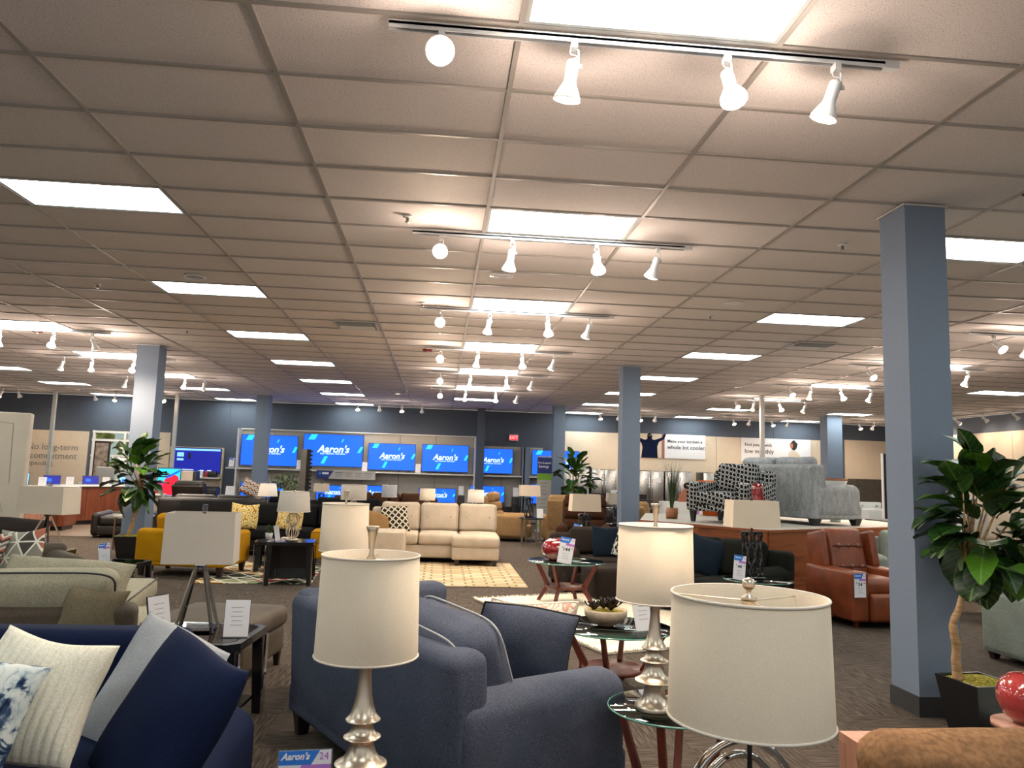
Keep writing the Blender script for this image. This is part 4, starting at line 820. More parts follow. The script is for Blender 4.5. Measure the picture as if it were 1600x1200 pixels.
# ---------------- end table with tripod lamp
frame_table('black framed glass end table behind the navy sofa',(-1.66,1.00,0),R(-4),.62,.62,.53)
tripod_lamp('tripod table lamp with grey rectangular shade on the framed end table',(-1.72,1.06,.532),R(6),.385,.30,.41,.25,'shade_g')
card('upright printed price sheet on the framed end table',(-1.44,.88,.532),R(3),.14,.21,hdr=False,lines=5,tilt=6)
card('printed sheet seen from its side on the framed end table',(-1.86,.88,.532),R(62),.15,.23,hdr=False,lines=4,tilt=12)
# ---------------- tweed sectional
s2=(-3.35,1.78); r2=R(190)
t=sofa('tweed_sectional','oatmeal tweed sectional with black piping and dark back, behind the navy sofa','sofa',(s2[0],s2[1],0),r2,2.1,.95,'taupe',seat=.42,back=.66,arm=.60,aw=.2,n=2,lh=.08,bt=.2,arms=(0,1),smat='oat',bcush=False,backh=.60)
rbox('chaise_cushion',.80,1.5,.17,.05,MT['oat'],t,(-.40,-1.15,.37),m=(4,6,1),puff=2,amt=.02); rbox('chaise_base',.78,1.48,.22,.03,MT['oat'],t,(-.40,-1.15,.18),m=(2,3,1))
tube('piping',[(-.79,-1.88,.452),(-.79,-.45,.452)],.006,MT['dark'],t,n=5); tube('piping',[(-.01,-1.895,.452),(-.79,-1.895,.452)],.006,MT['dark'],t,n=5)
for i,x in enumerate((-.44,.50)):
    o=thing('sofa_cushion','grey green tweed back cushion with black piping, '+('next to the brown tweed pillow' if i==0 else 'at the picture edge'),'cushion',rel(s2,r2,x,.30,.52),0,'back cushions of the tweed sectional'); o.rotation_euler=(R(-6),0,r2)
    rbox('cushion_body',.92,.2,.30,.09,MT['oat'],o,(0,0,.15),m=(7,2,3),k=4,puff=1,amt=.05,noise=.008,seed=i)
    tube('piping',[(.46*math.copysign(abs(math.cos(a))**.4,math.cos(a)),.10,.15+.145*math.copysign(abs(math.sin(a))**.4,math.sin(a))) for a in [q*2*PI/40 for q in range(40)]],.007,MT['dark'],o,n=5,closed=True)
pillow('brown tweed pillow at the end of the tweed sectional',.36,.34,.15,'btweed',(-2.53,1.42,.39),(R(14),R(-14),R(196)),seed=21)
pillow('long oatmeal pillow lying on top of the tweed sectional',.85,.34,.16,'oat',(-2.95,2.0,.50),(R(20),R(-6),R(188)),seed=22)
t=thing('ottoman','taupe suede cocktail ottoman beyond the navy sofa','ottoman',(-1.88,2.12,0),R(-8)); rbox('base',.74,.86,.22,.04,MT['taupe'],t,(0,0,.20),m=(3,3,1))
rbox('top_cushion',.78,.90,.15,.06,MT['taupe'],t,(0,0,.365),m=(6,5,1),k=3,puff=2,amt=.025,noise=.006); legs(t,[(i*.34,j*.36) for i in(-1,1) for j in(-1,1)],.1,MT['darkwood'])
# dark taupe sofa with printed pillows
s3=(-4.72,3.95); r3=R(40)
sofa('taupe_sofa','dark taupe sofa with chevron and triangle pillows at the picture edge','sofa',(s3[0],s3[1],0),r3,1.9,.95,'taupe',seat=.44,back=.82,arm=.60,aw=.24,n=2,lh=.1,round_arm=False,ar=.11,bcush=False,backh=.66)
pillow('cream, terracotta and black triangle print pillow',.42,.42,.14,'p_tri',(-4.15,3.72,.47),(R(-18),R(-5),R(-6)),seed=31)
pillow('zigzag striped pillow in red, cream and black',.42,.42,.14,'p_chev',(-4.48,3.60,.47),(R(-16),R(8),R(4)),seed=32)
frame_table('small black end table past the dark taupe sofa arm',(-3.72,5.0,0),R(-6),.5,.5,.45)
card('small blue topped price card beyond the dark taupe sofa',(-3.86,4.92,.453),R(-4),.12,.2,price=None,tilt=12,lines=2,roll=-12)
tripod_lamp('tripod lamp with wide beige rectangular shade near the picture edge',(-4.52,4.98,.56),R(-14),.37,.29,.56,.28,'shade',lm='darkwood',spread=.15)
box_t=frame_table('dark end table under the wide beige tripod lamp',(-4.52,4.98,0),R(0),.5,.5,.558)
pillow('long dusty mauve pillow on the grey sofa at the picture edge',.95,.34,.2,'charc',(-5.15,5.2,.64),(R(-55),R(0),R(8)),seed=33)
sofa('grey_sofa','charcoal sofa half out of the picture with a mauve pillow','sofa',(-5.95,5.05,0),R(80),1.7,.95,'charc',seat=.44,back=.76,arm=.6,aw=.2,n=2,bcush=False)
# ---------------- mustard set
sofa('mustard_armchair','mustard yellow velvet armchair seen from behind','armchair',(-3.72,7.55,0),R(172),1.26,.92,'mustard',seat=.42,back=.82,arm=.60,aw=.18,n=1,lh=.14,bt=.18,ar=.05,backh=.64)
sofa('black_sectional','long charcoal black sofa carrying yellow scroll pillows','sofa',(-2.78,10.3,0),R(0),2.35,1.0,'black_f',seat=.45,back=.86,arm=.62,aw=.24,n=3,ar=.1)
for i,(x,w,rz) in enumerate(((-3.62,'beside the tripod lamp shade',R(6)),(-2.85,'behind the orb lamp',R(-4)),(-2.0,'behind the spindle lamp shade',R(-30)))):
    pillow('yellow scroll print pillow '+w,.46,.44,.15,'p_yel',(x,9.78,.46),(R(-18),R(3-4*i),rz),seed=40+i,group='yellow scroll pillows')
t=thing('bolster_ottoman','mustard velvet slipper ottoman in front of the yellow pillows','ottoman',(-1.95,8.95,0),R(4)); rbox('seat_cushion',.72,.5,.2,.06,MT['mustard'],t,(0,0,.44),m=(5,3,1),puff=2,amt=.02); rbox('base',.70,.48,.24,.03,MT['mustard'],t,(0,0,.22)); legs(t,[(i*.3,j*.18) for i in(-1,1) for j in(-1,1)],.11,MT['darkwood'])
tube('piping',[(-.35,-.24,.52),(.35,-.24,.52)],.006,MT['goldpil'],t,n=5)
t=frame_table('black end table with curved metal edged legs under the orb lamp',(-2.22,6.75,0),R(4),.60,.58,.56,top='black')
box('back_panel',.44,.02,.42,MT['black'],t,(0,.22,.32))
for q in(-1,1): box('side_panel',.02,.40,.42,MT['black'],t,(q*.23,0,.32))
orb_lamp('lamp of two stacked wire orbs with grey tapered shade',(-2.20,6.62,.563),.085,.26,.19,.215)
card('small printed card leaning beside the orb lamp',(-2.38,6.62,.563),R(70),.12,.2,hdr=False,lines=3)
frame_table('low black coffee table behind the tripod lamp',(-2.58,8.0,0),R(8),.78,.55,.44,top='black')
def pot_plant(label,loc,pr,ph,n,L,seed,potmat='wpot',mat='grassleaf'):
    rs=random.Random(seed); t=thing('potted_plant',label,'potted plant',loc); lathe('pot',[(0,0),(pr*.8,0),(pr,ph),(pr*.9,ph),(pr*.85,ph*.85),(0,ph*.85)],MT[potmat],t,n=20)
    g=G()
    for i in range(n):
        a=rs.random()*2*PI; l=L*rs.uniform(.6,1.1); b=rs.uniform(.05,.45)*l; w=.006+.004*rs.random(); x,y=pr*.5*rs.random()*math.cos(a),pr*.5*rs.random()*math.sin(a); v=[]
        for k in range(5):
            s=k/4; r=b*s*s; ww=w*(1-s*.9); v+=[(x+r*math.cos(a)-ww*math.sin(a),y+r*math.sin(a)+ww*math.cos(a),ph*.85+l*s*(1-.15*s)),(x+r*math.cos(a)+ww*math.sin(a),y+r*math.sin(a)-ww*math.cos(a),ph*.85+l*s*(1-.15*s))]
        g.add(v,[(2*k,2*k+1,2*k+3,2*k+2) for k in range(4)])
    link('grass_blades',g.mesh(),MT[mat],t)['kind']='stuff'; return t
pot_plant('small green grass plant in a pale pot on the low coffee table',(-2.78,7.95,.442),.055,.11,60,.16,1)
rbox('decor_book',.2,.14,.05,.01,MT['cream'],thing('decor_book','pale gold book stack on the low coffee table','book',(-2.50,7.98,.442)),(0,0,.025))
def rug(name,label,loc,rz,w,d,mat,h=.012,fr=0):
    t=thing(name,label,'rug',loc,rz); rbox('rug_field',w,d,h,.005,MT[mat],t,(0,0,h/2+.002),k=1)
    if fr:
        g=G(); rs=random.Random(3)
        for i in range(1400):
            e=rs.choice((0,0,1,1,2)); 
            if e==2: x,y=rs.uniform(-w/2,w/2),rs.uniform(-d/2,d/2)
            elif e==0: x,y=rs.uniform(-w/2,w/2),rs.choice((-1,1))*d/2
            else: x,y=rs.choice((-1,1))*w/2,rs.uniform(-d/2,d/2)
            a=rs.random()*2*PI; l=rs.uniform(.02,.05); dx,dy=math.cos(a)*l,math.sin(a)*l
            g.add([(x-dy*.2,y+dx*.2,h),(x+dy*.2,y-dx*.2,h),(x+dx,y+dy,h+.018)],[(0,1,2)])
        link('shag_tufts',g.mesh(),MT[mat],t)['kind']='stuff'
    return t
rug('area_rug','multicoloured rug with bold pale strokes under the low coffee table',(-2.75,7.75,0),R(4),1.5,2.3,'p_rug2')
rug('area_rug','beige brick pattern rug in front of the beige chaise',(-.35,8.05,0),0,2.65,2.75,'p_rug')
rug('area_rug','ivory shag rug under the vase table and the round coffee table',(1.78,4.62,0),R(20),2.3,2.95,'rugw',h=.025,fr=1)
rug('area_rug','white rug with pale green stripes beside the large fig plant',(4.35,.85,0),R(6),2.0,1.5,'p_rug3')
# ---------------- beige chaise sectional
t=sofa('beige_sectional','beige linen sectional with chaise and two scatter pillows','sofa',(-.35,9.75,0),0,2.25,1.1,'beige',seat=.48,back=.96,arm=.60,aw=.18,n=3,backn=3,lh=.1,bt=.2,ar=.03,arms=(1,0),tuft=2)
rbox('chaise_cushion',.80,.55,.18,.05,MT['beige'],t,(.70,-.62,.40),m=(4,3,1),puff=2,amt=.02); rbox('chaise_base',.78,.52,.20,.03,MT['beige'],t,(.70,-.62,.21),m=(2,2,1)); legs(t,[(1.02,-.80),(.40,-.80)],.11,MT['darkwood'],.07,.08)
rbox('side_return',1.0,.75,.48,.03,MT['beige'],t,(-.95,-.92,.33),m=(3,3,2)); 
pillow('black and white trellis print pillow on the beige sectional',.46,.46,.15,'p_trel',(-.98,9.42,.49),(R(-20),R(-5),R(14)),seed=51)
pillow('bronze satin pillow beside the trellis pillow',.44,.40,.16,'goldpil',(-1.28,9.16,.49),(R(-34),R(18),R(28)),seed=52,pipe='dark')
# ---------------- succulent coffee table
round_table('large round glass coffee table holding the succulent bowl',(1.03,1.78,0),.43,.45,rz=.35,shelf=.35,cat='coffee table')
t=thing('succulent_bowl','sand coloured concrete bowl of dark plum succulents','plant bowl',(.97,1.80,.452))
lathe('bowl',[(0,0),(.06,.002),(.125,.04),(.155,.075),(.158,.115),(.148,.118),(.145,.09),(0,.09)],MT['concrete'],t,n=36); lathe('moss',[(0,.105),(.146,.10),(.146,.095),(0,.095)],MT['moss'],t,n=20)
def rosette(c,s,n,seed):
    g=G()
    for k in range(n):
        a=k*2.399; f=k/n; el=R(18+62*(1-f)); L=s*(.45+.6*f); lm=leaf_mesh(L,L*.36,.5,-.25*f,k); g.add(lm.v,lm.f,M=T(c)@Matrix.Rotation(a,4,'Z')@Matrix.Rotation(el,4,'X'))
    return g
for c,s,n in (((.035,-.01,.115),.125,30),((-.085,.01,.112),.085,20),((.0,.08,.11),.08,18)): link('rosette',rosette(c,s,n,1).mesh(True),MT['succ'],t)
card('tall printed price sheet on the round coffee table behind the spindle lamp',(1.22,1.62,.452),R(-14),.13,.25,hdr=False,lines=5,roll=-10)
# ---------------- red vase table
round_table('round glass table with splayed red brown legs under the red ribbed vase',(1.27,5.38,0),.46,.52,rz=.25)
t=thing('ceramic_vase','squat glossy red ribbed vase on the round glass table','vase',(1.17,5.36,.522)); lathe('vase_body',[(0,0),(.10,0),(.17,.04),(.205,.11),(.205,.16),(.17,.225),(.11,.255),(.06,.262),(.05,.255),(.06,.24),(0,.23)],MT['red'],t,n=40)
card('price card reading 144 in front of the squat red vase',(1.19,5.06,.522),R(-4),.17,.30,price='144',tilt=10,roll=10)
card('small blue topped price card behind the squat red vase',(1.66,7.05,.60),R(-6),.12,.26,tilt=8,roll=13,lines=2)
# ---------------- recliners, wavy lamps
frame_table('small dark table under the bronze black wavy lamp beside the chocolate recliner',(2.05,8.3,0),0,.42,.42,.50)
wavy_lamp('black wavy rod lamp with wide cream shade near the chocolate recliner',(2.04,8.28,.502),R(4),.44,.19,.27,.48,.24,n=15)
sofa('charcoal_sofa','charcoal brown sofa with dotted pillow behind the red vase table','sofa',(2.02,6.85,0),R(4),1.35,.95,'charc',seat=.42,back=.80,arm=.60,aw=.26,n=1,ar=.12,lh=.08,bcush=True)
pillow('slate blue square pillow on the charcoal brown sofa',.44,.44,.14,'bluepil',(2.05,6.62,.43),(R(-16),R(4),R(10)),seed=61)
pillow('black and white leaf print pillow on the charcoal brown sofa',.40,.40,.14,'p_bw',(2.28,6.55,.43),(R(-18),R(16),R(-8)),seed=62)
t=rbox('ottoman_body',.7,.6,.36,.05,MT['charc'],thing('ottoman','charcoal ottoman pulled up to the charcoal brown sofa','ottoman',(1.98,5.95,0),R(8)),(0,0,.22),m=(3,3,2),puff=2,amt=.02)
recliner('chocolate brown recliner with quilted back near the blue column',(2.50,10.75,0),R(-12),'brownf',1.02,.95,1.12,tufts=2,rolls=3)
recliner('tan microfibre recliner facing the aisle, turned sideways',(1.38,14.2,0),R(75),'tan',.95,.95,1.05,rolls=3)
recliner('tan microfibre recliner seen squarely from behind',(2.60,13.95,0),R(178),'tan',.98,.95,1.04,rolls=3)
def metal_table(label,loc,r,h):
    t=thing('side_table',label,'side table',loc); lathe('table_top',[(0,h-.015),(r,h-.015),(r,h),(0,h)],MT['glass_dark'],t,n=28); lathe('rim',[(r-.02,h-.03),(r+.005,h-.03),(r+.005,h-.002),(r-.02,h-.03)],MT['dark'],t,n=28,cap=False)
    for k in range(4):
        a=k*PI/2+.4; box('leg',.035,.02,h-.02,MT['nickel'],t,(r*.85*math.cos(a),r*.85*math.sin(a),(h-.02)/2),(0,0,a))
    g=G()
    for k in range(2): g.add(*box_g(r*1.7,.015,.015,(0,0,0)),M=T((0,0,.09),(0,0,k*PI/2+.4)))
    link('cross_stretcher',g.mesh(),MT['dark'],t); return t
metal_table('round dark side table between the two tan recliners',(1.76,13.0,0),.27,.60)
wavy_lamp('black wavy rod lamp between the two tan recliners',(1.70,13.0,.603),R(2),.42,.17,.24,.46,.26,n=13)
card('small pale price card beside the wavy lamp between the recliners',(1.93,12.85,.603),0,.14,.2,hdr=False,lines=1)
metal_table('round dark side table past the end of the beige chaise',(.42,11.3,0),.30,.56)
cone_lamp('bronze cone lamp with white shade past the beige chaise',(.44,11.3,.563),.38,.05,.02,.24,.155,.165)
card('small pale price card beside the bronze cone lamp',(.22,11.15,.563),0,.13,.2,hdr=False,lines=1)
t=thing('banner_stand','tall retractable banner reading Pre-Leased Savings','banner',(2.57,17.0,0),R(-2)); box('printed_panel',.40,.01,2.0,MT['oatprint'],t,(0,0,1.05)); box('navy_header',.40,.004,.44,MT['navyink'],t,(0,-.008,1.80)); box('green_band',.40,.004,.17,MT['greenprint'],t,(0,-.008,1.49)); box('base',.44,.22,.05,MT['frame'],t,(0,0,.03))
text('banner_lettering','Pre-Leased',.078,MT['card'],t,(0,-.012,1.87),bold=.001); text('banner_lettering','Savings',.10,MT['card'],t,(-.02,-.012,1.77),bold=.001); text('banner_lettering','Event',.06,MT['card'],t,(-.05,-.012,1.68)) if False else None
for i in range(9): box('print_line',.22-.05*(i%3),.002,.018,MT['greyink'],t,(-.02,-.007,1.32-.10*i-(.05 if i>3 else 0)))
box('footer_band',.40,.004,.09,MT['greenprint'],t,(0,-.008,.16))
# ---------------- wooden display platform
PX,PY=3.88,5.58; ph=.93
t=thing('display_platform','raised display platform clad in orange brown wood veneer','platform',(0,0,0))
A_=Vector((3.88,5.58)); B_=Vector((2.66,7.22)); C_=Vector((7.3,7.55)); 
def wallp(a,b,n,mat,name='veneer_panel'):
    d=(b-a); L=d.length/n; ang=math.atan2(d.y,d.x)
    for i in range(n):
        c=a+d*((i+.5)/n); box(name,L-.006,.03,ph-.14,MT[mat],t,(c.x,c.y,.10+(ph-.14)/2),(0,0,ang))
    c=(a+b)/2; box('top_rail',d.length+.02,.05,.035,MT['veneer'],t,(c.x,c.y,ph-.02),(0,0,ang)); box('toe_kick',d.length,.02,.10,MT['dark'],t,(c.x,c.y,.05),(0,0,ang))
wallp(A_,B_,2,'veneer'); wallp(A_,C_,3,'veneer')
D_=Vector((3.35,9.45)); E_=Vector((7.2,9.45))
g=G(); poly=[A_,C_,E_,D_,B_]; n=len(poly); g.add([(p.x,p.y,ph-.035) for p in poly]+[(p.x,p.y,ph-.004) for p in poly],[tuple(range(n))[::-1],tuple(range(n,2*n))]+[(i,(i+1)%n,n+(i+1)%n,n+i) for i in range(n)]); link('platform_top',g.mesh(),MT['greyboard'],t)
g=G(); g.add([(p.x+(.04 if p.x<4 else -.04),p.y+.05,0) for p in poly]+[(p.x+(.04 if p.x<4 else -.04),p.y+.05,ph-.04) for p in poly],[(i,(i+1)%n,n+(i+1)%n,n+i) for i in range(n)]); link('carcass',g.mesh(),MT['dark'],t)
# grey sofa on it
sofa('velvet_sofa','silver grey velvet sofa seen from behind on the wood platform','sofa',(5.20,7.85,ph),R(111),2.0,1.0,'greyv',seat=.46,back=.98,arm=.60,aw=.28,n=2,ar=.12,lh=.09,bt=.28,legm='dark',legsz=.12,backh=.88)
sofa('patterned_armchair','armchair in black dot print on black legs atop the wood platform','armchair',(3.98,7.05,ph),R(-52),.98,.90,'p_dots',seat=.42,back=.84,arm=.58,aw=.17,n=1,ar=.05,lh=.16,bt=.2,legm='dark',legsz=.07)
t=thing('tall_vase','tall dark red pierced vase behind the patterned armchair','vase',(4.05,6.30,ph)); lathe('vase_body',[(0,0),(.06,0),(.09,.08),(.10,.22),(.085,.38),(.07,.50),(.075,.58),(.065,.58),(.06,.5),(0,.48)],MT['red'],t,n=28)
t=thing('grass_plant','tall artificial grass in a woven basket on the wood platform','potted plant',(3.30,7.75,ph)); lathe('basket',[(0,0),(.085,0),(.092,.05),(.095,.16),(.085,.165),(.08,.12),(0,.12)],MT['basket'],t,n=20)
g=G(); rs=random.Random(4)
for i in range(150):
    a=rs.random()*2*PI; l=rs.uniform(.45,.78); b=rs.uniform(.02,.22); v=[]
    for k in range(6):
        s=k/5; r=.02+b*s*s; w=.005*(1-s*.9); v+=[(r*math.cos(a)-w*math.sin(a),r*math.sin(a)+w*math.cos(a),.12+l*s),(r*math.cos(a)+w*math.sin(a),r*math.sin(a)-w*math.cos(a),.12+l*s)]
    g.add(v,[(2*k,2*k+1,2*k+3,2*k+2) for k in range(5)])
link('grass_blades',g.mesh(),MT['grassleaf'],t)['kind']='stuff'
t=thing('barrel_chair','small orange barrel chair behind the patterned armchair','armchair',(4.46,9.13,ph),R(10)); t.scale=(.72,.72,.75)
g=G(); 
for k in range(13):
    a=PI*.05+PI*.9*k/12
pr=[]
v=[];f=[]
for k in range(15):
    a=-PI*.15+PI*1.3*k/14
    for rr in (.30,.36):
        for z in (.1,.80): v.append((rr*math.cos(a),rr*math.sin(a),z))
for k in range(14):
    o_=k*4
    for a_,b_ in ((0,1),(1,3),(3,2),(2,0)): f.append((o_+a_,o_+b_,o_+4+b_,o_+4+a_))
f+=[(0,1,3,2),(56,58,59,57)]
link('barrel_back',G().add(v,f).mesh(True),MT['orange'],t); lathe('seat_cushion',[(0,.34),(.29,.34),(.30,.38),(.29,.44),(0,.46)],MT['orange'],t,n=24); lathe('base',[(0,0),(.24,0),(.28,.34),(0,.34)],MT['orange'],t,n=24)
t=thing('ceramic_planter','small white planter with amber bead rim behind the velvet sofa','planter',(6.15,8.15,ph)); lathe('bowl',[(0,.0),(.08,0),(.10,.45),(.20,.66),(.19,.66),(.09,.46),(0,.46)],MT['wpot'],t,n=20); lathe('bead_rim',[(.12,.55),(.195,.66),(.20,.70),(.19,.70),(.12,.58)],MT['basket'],t,n=20,cap=False)
# dark olive sofa and round table with wavy lamp in front of the platform
sofa('olive_sofa','dark olive chenille sofa against the wood platform','sofa',(2.92,4.95,0),R(-53),1.6,.95,'dgreen',seat=.42,back=.84,arm=.60,aw=.22,n=2,ar=.1,lh=.08)
pillow('dark teal blue pillow on the dark olive sofa',.46,.46,.15,'bluepil',(2.78,5.02,.43),(R(-18),R(12),R(-40)),seed=71)
round_table('small round dark glass table in front of the wood platform',(2.95,3.72,0),.34,.56,rz=.4,top='glass_dark')
wavy_lamp('large black wavy rod lamp with cream rectangular shade before the wood platform',(2.90,3.75,.562),R(0),.47,.20,.27,.50,.26,n=15)
card('blue topped price card reading 48 beside the large wavy lamp',(2.70,3.60,.562),R(-4),.12,.24,price='48',tilt=10,roll=8)
t=recliner('cognac leather push back recliner with button tufted back',(4.52,4.60,0),R(8),'cognac',.84,.92,1.02,wing=True,arm=.60,legm='redwood',buttons=True)
card('blue topped price card hanging on the cognac recliner arm',(4.235,4.085,.34),R(8),.14,.25,price='54',tilt=0,stand=False)
# ---------------- large fig plant by the column
fig_tree('large fiddle leaf fig in a black square planter beside the column',(3.17,.86,0),R(8),[(-.13,.02,.28),(-.14,.02,.50),(-.17,.0,.66),(-.10,0,.85),(-.05,0,1.05)],((.04,-.06,1.33),(.42,.28,.50)),92,(.34,.33),5,1.0)
fig_tree('fiddle leaf fig in a black square planter beside the far column',(-5.20,9.15,0),R(10),[(-.05,0,.30),(.0,0,.6),(.08,0,.9),(.10,0,1.1)],((.0,-.1,1.33),(.46,.28,.56)),70,(.44,.36),8,1.15)
fig_tree('fiddle leaf fig rising behind the tan recliners',(3.3,16.4,0),R(10),[(0,0,.4),(.02,0,.7),(.0,0,1.0)],((.0,0,1.45),(.62,.5,.72)),48,(.45,.4),11,1.45)
# ---------------- right hand side: rings lamp table, sage sofa, red vase
t=thing('grey_dining_table','grey washed wood table with trestle legs holding a ring lamp','table',(6.72,4.65,0),0); rbox('table_top',1.3,1.3,.05,.012,MT['greywood'],t,(0,0,.515),k=1)
for s in(-1,1): box('trestle_leg',.08,.6,.49,MT['darkwood'],t,(s*.45,0,.245),(0,R(8*s),0)); box('apron',1.1,.9,.10,MT['darkwood'],t,(0,0,.44)) if s>0 else None
box('lower_shelf',.9,.5,.03,MT['darkwood'],t,(0,0,.14))
def ring_stack(label,loc,rs,shade=None):
    t=thing('ring_lamp',label,'lamp',loc); lathe('lamp_base',[(0,0),(.10,0),(.10,.03),(0,.03)],MT['nickel'],t,n=24); z=.03
    for k,r in enumerate(rs):
        for a in (0,.9,1.8): tube('ring',[(r*math.cos(q*2*PI/28)*math.cos(a),r*math.cos(q*2*PI/28)*math.sin(a),z+r+r*math.sin(q*2*PI/28)) for q in range(28)],.007,MT['nickel'],t,n=5,closed=True)
        z+=2*r
    return t
ring_stack('nickel ring sculpture lamp without shade on the grey wood table',(6.28,4.85,.542),(.13,)); ring_stack('stacked ring lamp at the picture edge on the grey wood table',(6.55,4.60,.542),(.12,.11,.09))
card('printed sheet leaning beside the stacked ring lamp',(6.28,4.30,.542),R(-20),.16,.25,hdr=False,lines=2,roll=-8)
sofa('taupe_wing_sofa','taupe upholstered sofa behind the grey wood table','sofa',(8.0,6.4,0),R(-10),1.8,.95,'tan',seat=.45,back=.84,arm=.66,aw=.3,n=2,ar=.15,round_arm=True,smat='taupe')
sofa('sage_sofa','sage grey velvet sofa beside the large fig plant','sofa',(5.72,2.55,0),R(4),1.9,.95,'sage',seat=.44,back=.80,arm=.62,aw=.20,n=2,ar=.06,lh=.06)
t=thing('pedestal_table','small round oak pedestal table beneath the dusky red vase','side table',(2.72,-.12,0)); lathe('table_top',[(0,.34),(.17,.34),(.17,.365),(0,.365)],MT['pink'],t,n=32); lathe('pedestal',[(0,0),(.14,0),(.13,.02),(.03,.05),(.03,.32),(.08,.34),(0,.34)],MT['pink'],t,n=24)
t=thing('ceramic_vase','round dusky red spotted vase at the picture edge','vase',(2.72,-.12,.367)); lathe('vase_body',[(0,0),(.07,0),(.115,.04),(.142,.10),(.143,.15),(.12,.205),(.08,.235),(.03,.245),(0,.24)],MT['redp'],t,n=40)
# ================================================================== TELEVISION WALL
t=thing('television_display_wall','long grey board display wall carrying the row of televisions','display wall',(0,0,0))
TW=[-6.55,-5.55,-4.35,-2.75,-1.6,-.45,.80]
for a,b in zip(TW[:-1],TW[1:]): box('board_panel',b-a-.014,.05,2.69-.02,MT['greyboard'],t,((a+b)/2,20.90,1.345))
box('shelf',7.66,.42,.04,MT['white'],t,(-3.04,20.66,1.46)); box('low_shelf',7.34,.45,.04,MT['white'],t,(-2.88,20.64,.50)); box('side_panel',.05,.45,2.69,MT['white'],t,(.80,20.68,1.345)); box('side_panel',.05,.45,2.69,MT['white'],t,(-6.56,20.68,1.345)); box('top_trim',7.38,.08,.03,MT['white'],t,(-2.88,20.88,2.70))
for x0,x1,z0,z1,w in ((-6.49,-4.76,1.56,2.52,'half hidden by a column, on the upper shelf'),(-4.59,-2.73,1.60,2.61,'biggest on the upper shelf'),(-2.57,-1.08,1.54,2.38,'third on the upper shelf, above a white lamp'),(-.88,.60,1.54,2.40,'last on the long upper shelf')):
    tv('television with blue logo screen, '+w,((x0+x1)/2,20.62,max(z0,1.53)),x1-x0,z1-max(z0,1.53),group='televisions with the blue logo screen')
for x0,x1,z0,z1,w in ((-6.40,-5.09,.57,1.04,'low shelf, behind the far column'),(-4.1,-3.0,.57,1.02,'low shelf, hidden behind lamp shades'),(-2.82,-1.62,.57,1.05,'low shelf, partly behind a white square lamp shade'),(-.92,.24,.57,1.02,'low shelf, directly above the beige chaise')):
    tv('television with blue logo screen, '+w,((x0+x1)/2,20.55,z0),x1-x0,z1-z0,group='televisions with the blue logo screen')
t=thing('wall_pier','dark slate pier between the display wall and the recessed television',None,(.95,20.26,0)); box('pier_body',.24,.42,H-.01,MT['upper'],t,(0,0,(H-.01)/2)); t['kind']='structure'
t=thing('television_niche','grey niche with shelf for a television beside the exit sign','display wall',(0,0,0))
for a,b in ((1.1,1.7),(1.72,2.32)): box('board_panel',b-a,.05,2.42,MT['greyboard'],t,((a+b)/2,20.95,1.21))
box('shelf',1.24,.40,.04,MT['white'],t,(1.71,20.75,1.46)); box('side_panel',.05,.42,2.42,MT['paint'],t,(2.35,20.75,1.21)); box('cabinet',1.2,.4,.30,MT['darkwood'],t,(1.71,20.75,.35)); box('plinth',1.2,.38,.2,MT['greyboard'],t,(1.71,20.75,.1))
tv('television with blue logo screen, recessed beside the exit sign',(1.40,20.72,1.54),1.28,.80,group='televisions with the blue logo screen'); tv('television with blue logo screen, low, behind a tan recliner',(1.24,20.60,.62),1.10,.52,group='televisions with the blue logo screen')
t=thing('television_niche','narrow grey niche almost hidden by the banner stand','display wall',(0,0,0)); box('board_panel',.55,.05,2.42,MT['greyboard'],t,(2.76,20.95,1.21)); box('shelf',.5,.4,.04,MT['white'],t,(2.80,20.75,1.46)); box('pier',.16,.4,2.42,MT['paint'],t,(2.50,20.75,1.21))
tv('television with blue logo screen, cut by the banner stand',(3.42,20.62,1.54),1.55,.80,group='televisions with the blue logo screen'); tv('television with blue logo screen, low, beside the banner stand',(3.32,20.62,.62),1.4,.62,group='televisions with the blue logo screen')
for i,(x,z) in enumerate(((-6.72,1.5),(-4.67,1.49),(-2.65,1.49),(-.98,1.49),(.40,.84),(2.12,.84))):
    if i>3: t2=thing('tower_speaker','slim black tower speaker holding a price card '+('past the chaise' if i==4 else 'behind the tan recliner'),'speaker',(x,20.3,0)); rbox('cabinet',.22,.25,.82,.01,MT['dark'],t2,(0,0,.41)); lathe('driver',[(0,0),(.06,0),(.06,.01),(.02,.004),(0,.006)],MT['base'],t2,(0,-.127,.6),(PI/2,0,0),n=16)
    card('small price card '+('at the start of the upper television shelf','before the biggest television','after the biggest television','between the last two upper televisions','on the tower speaker past the chaise','on the tower speaker behind the recliner')[i],(x,20.52 if i<4 else 20.3,z),0,.16,.28,hdr=i==0,lines=2,stand=False)
t=thing('shelf_sign','slanted blue and white information sign hung under the television shelf','sign',(-3.2,20.435,1.215),0); c=box('board',1.80,.02,.26,MT['oatprint'],t,(0,0,.13)); link('blue_print',M_(prism_g([(-.90,-.13),(-.55,-.13),(-.38,.13),(-.90,.13)],.004)),MT['navyink'],c,(0,-.012,0)); box('logo_block',.09,.003,.09,MT['blueprint'],c,(-.80,-.016,.04)); box('print_block',.2,.003,.06,MT['card'],c,(-.63,-.016,.04))
for q in range(4):
    for r in range(3): box('print_line',.24-.03*r,.002,.012,MT['greyink' if r else 'ink'],c,(-.22+q*.30,-.012,.07-.055*r))
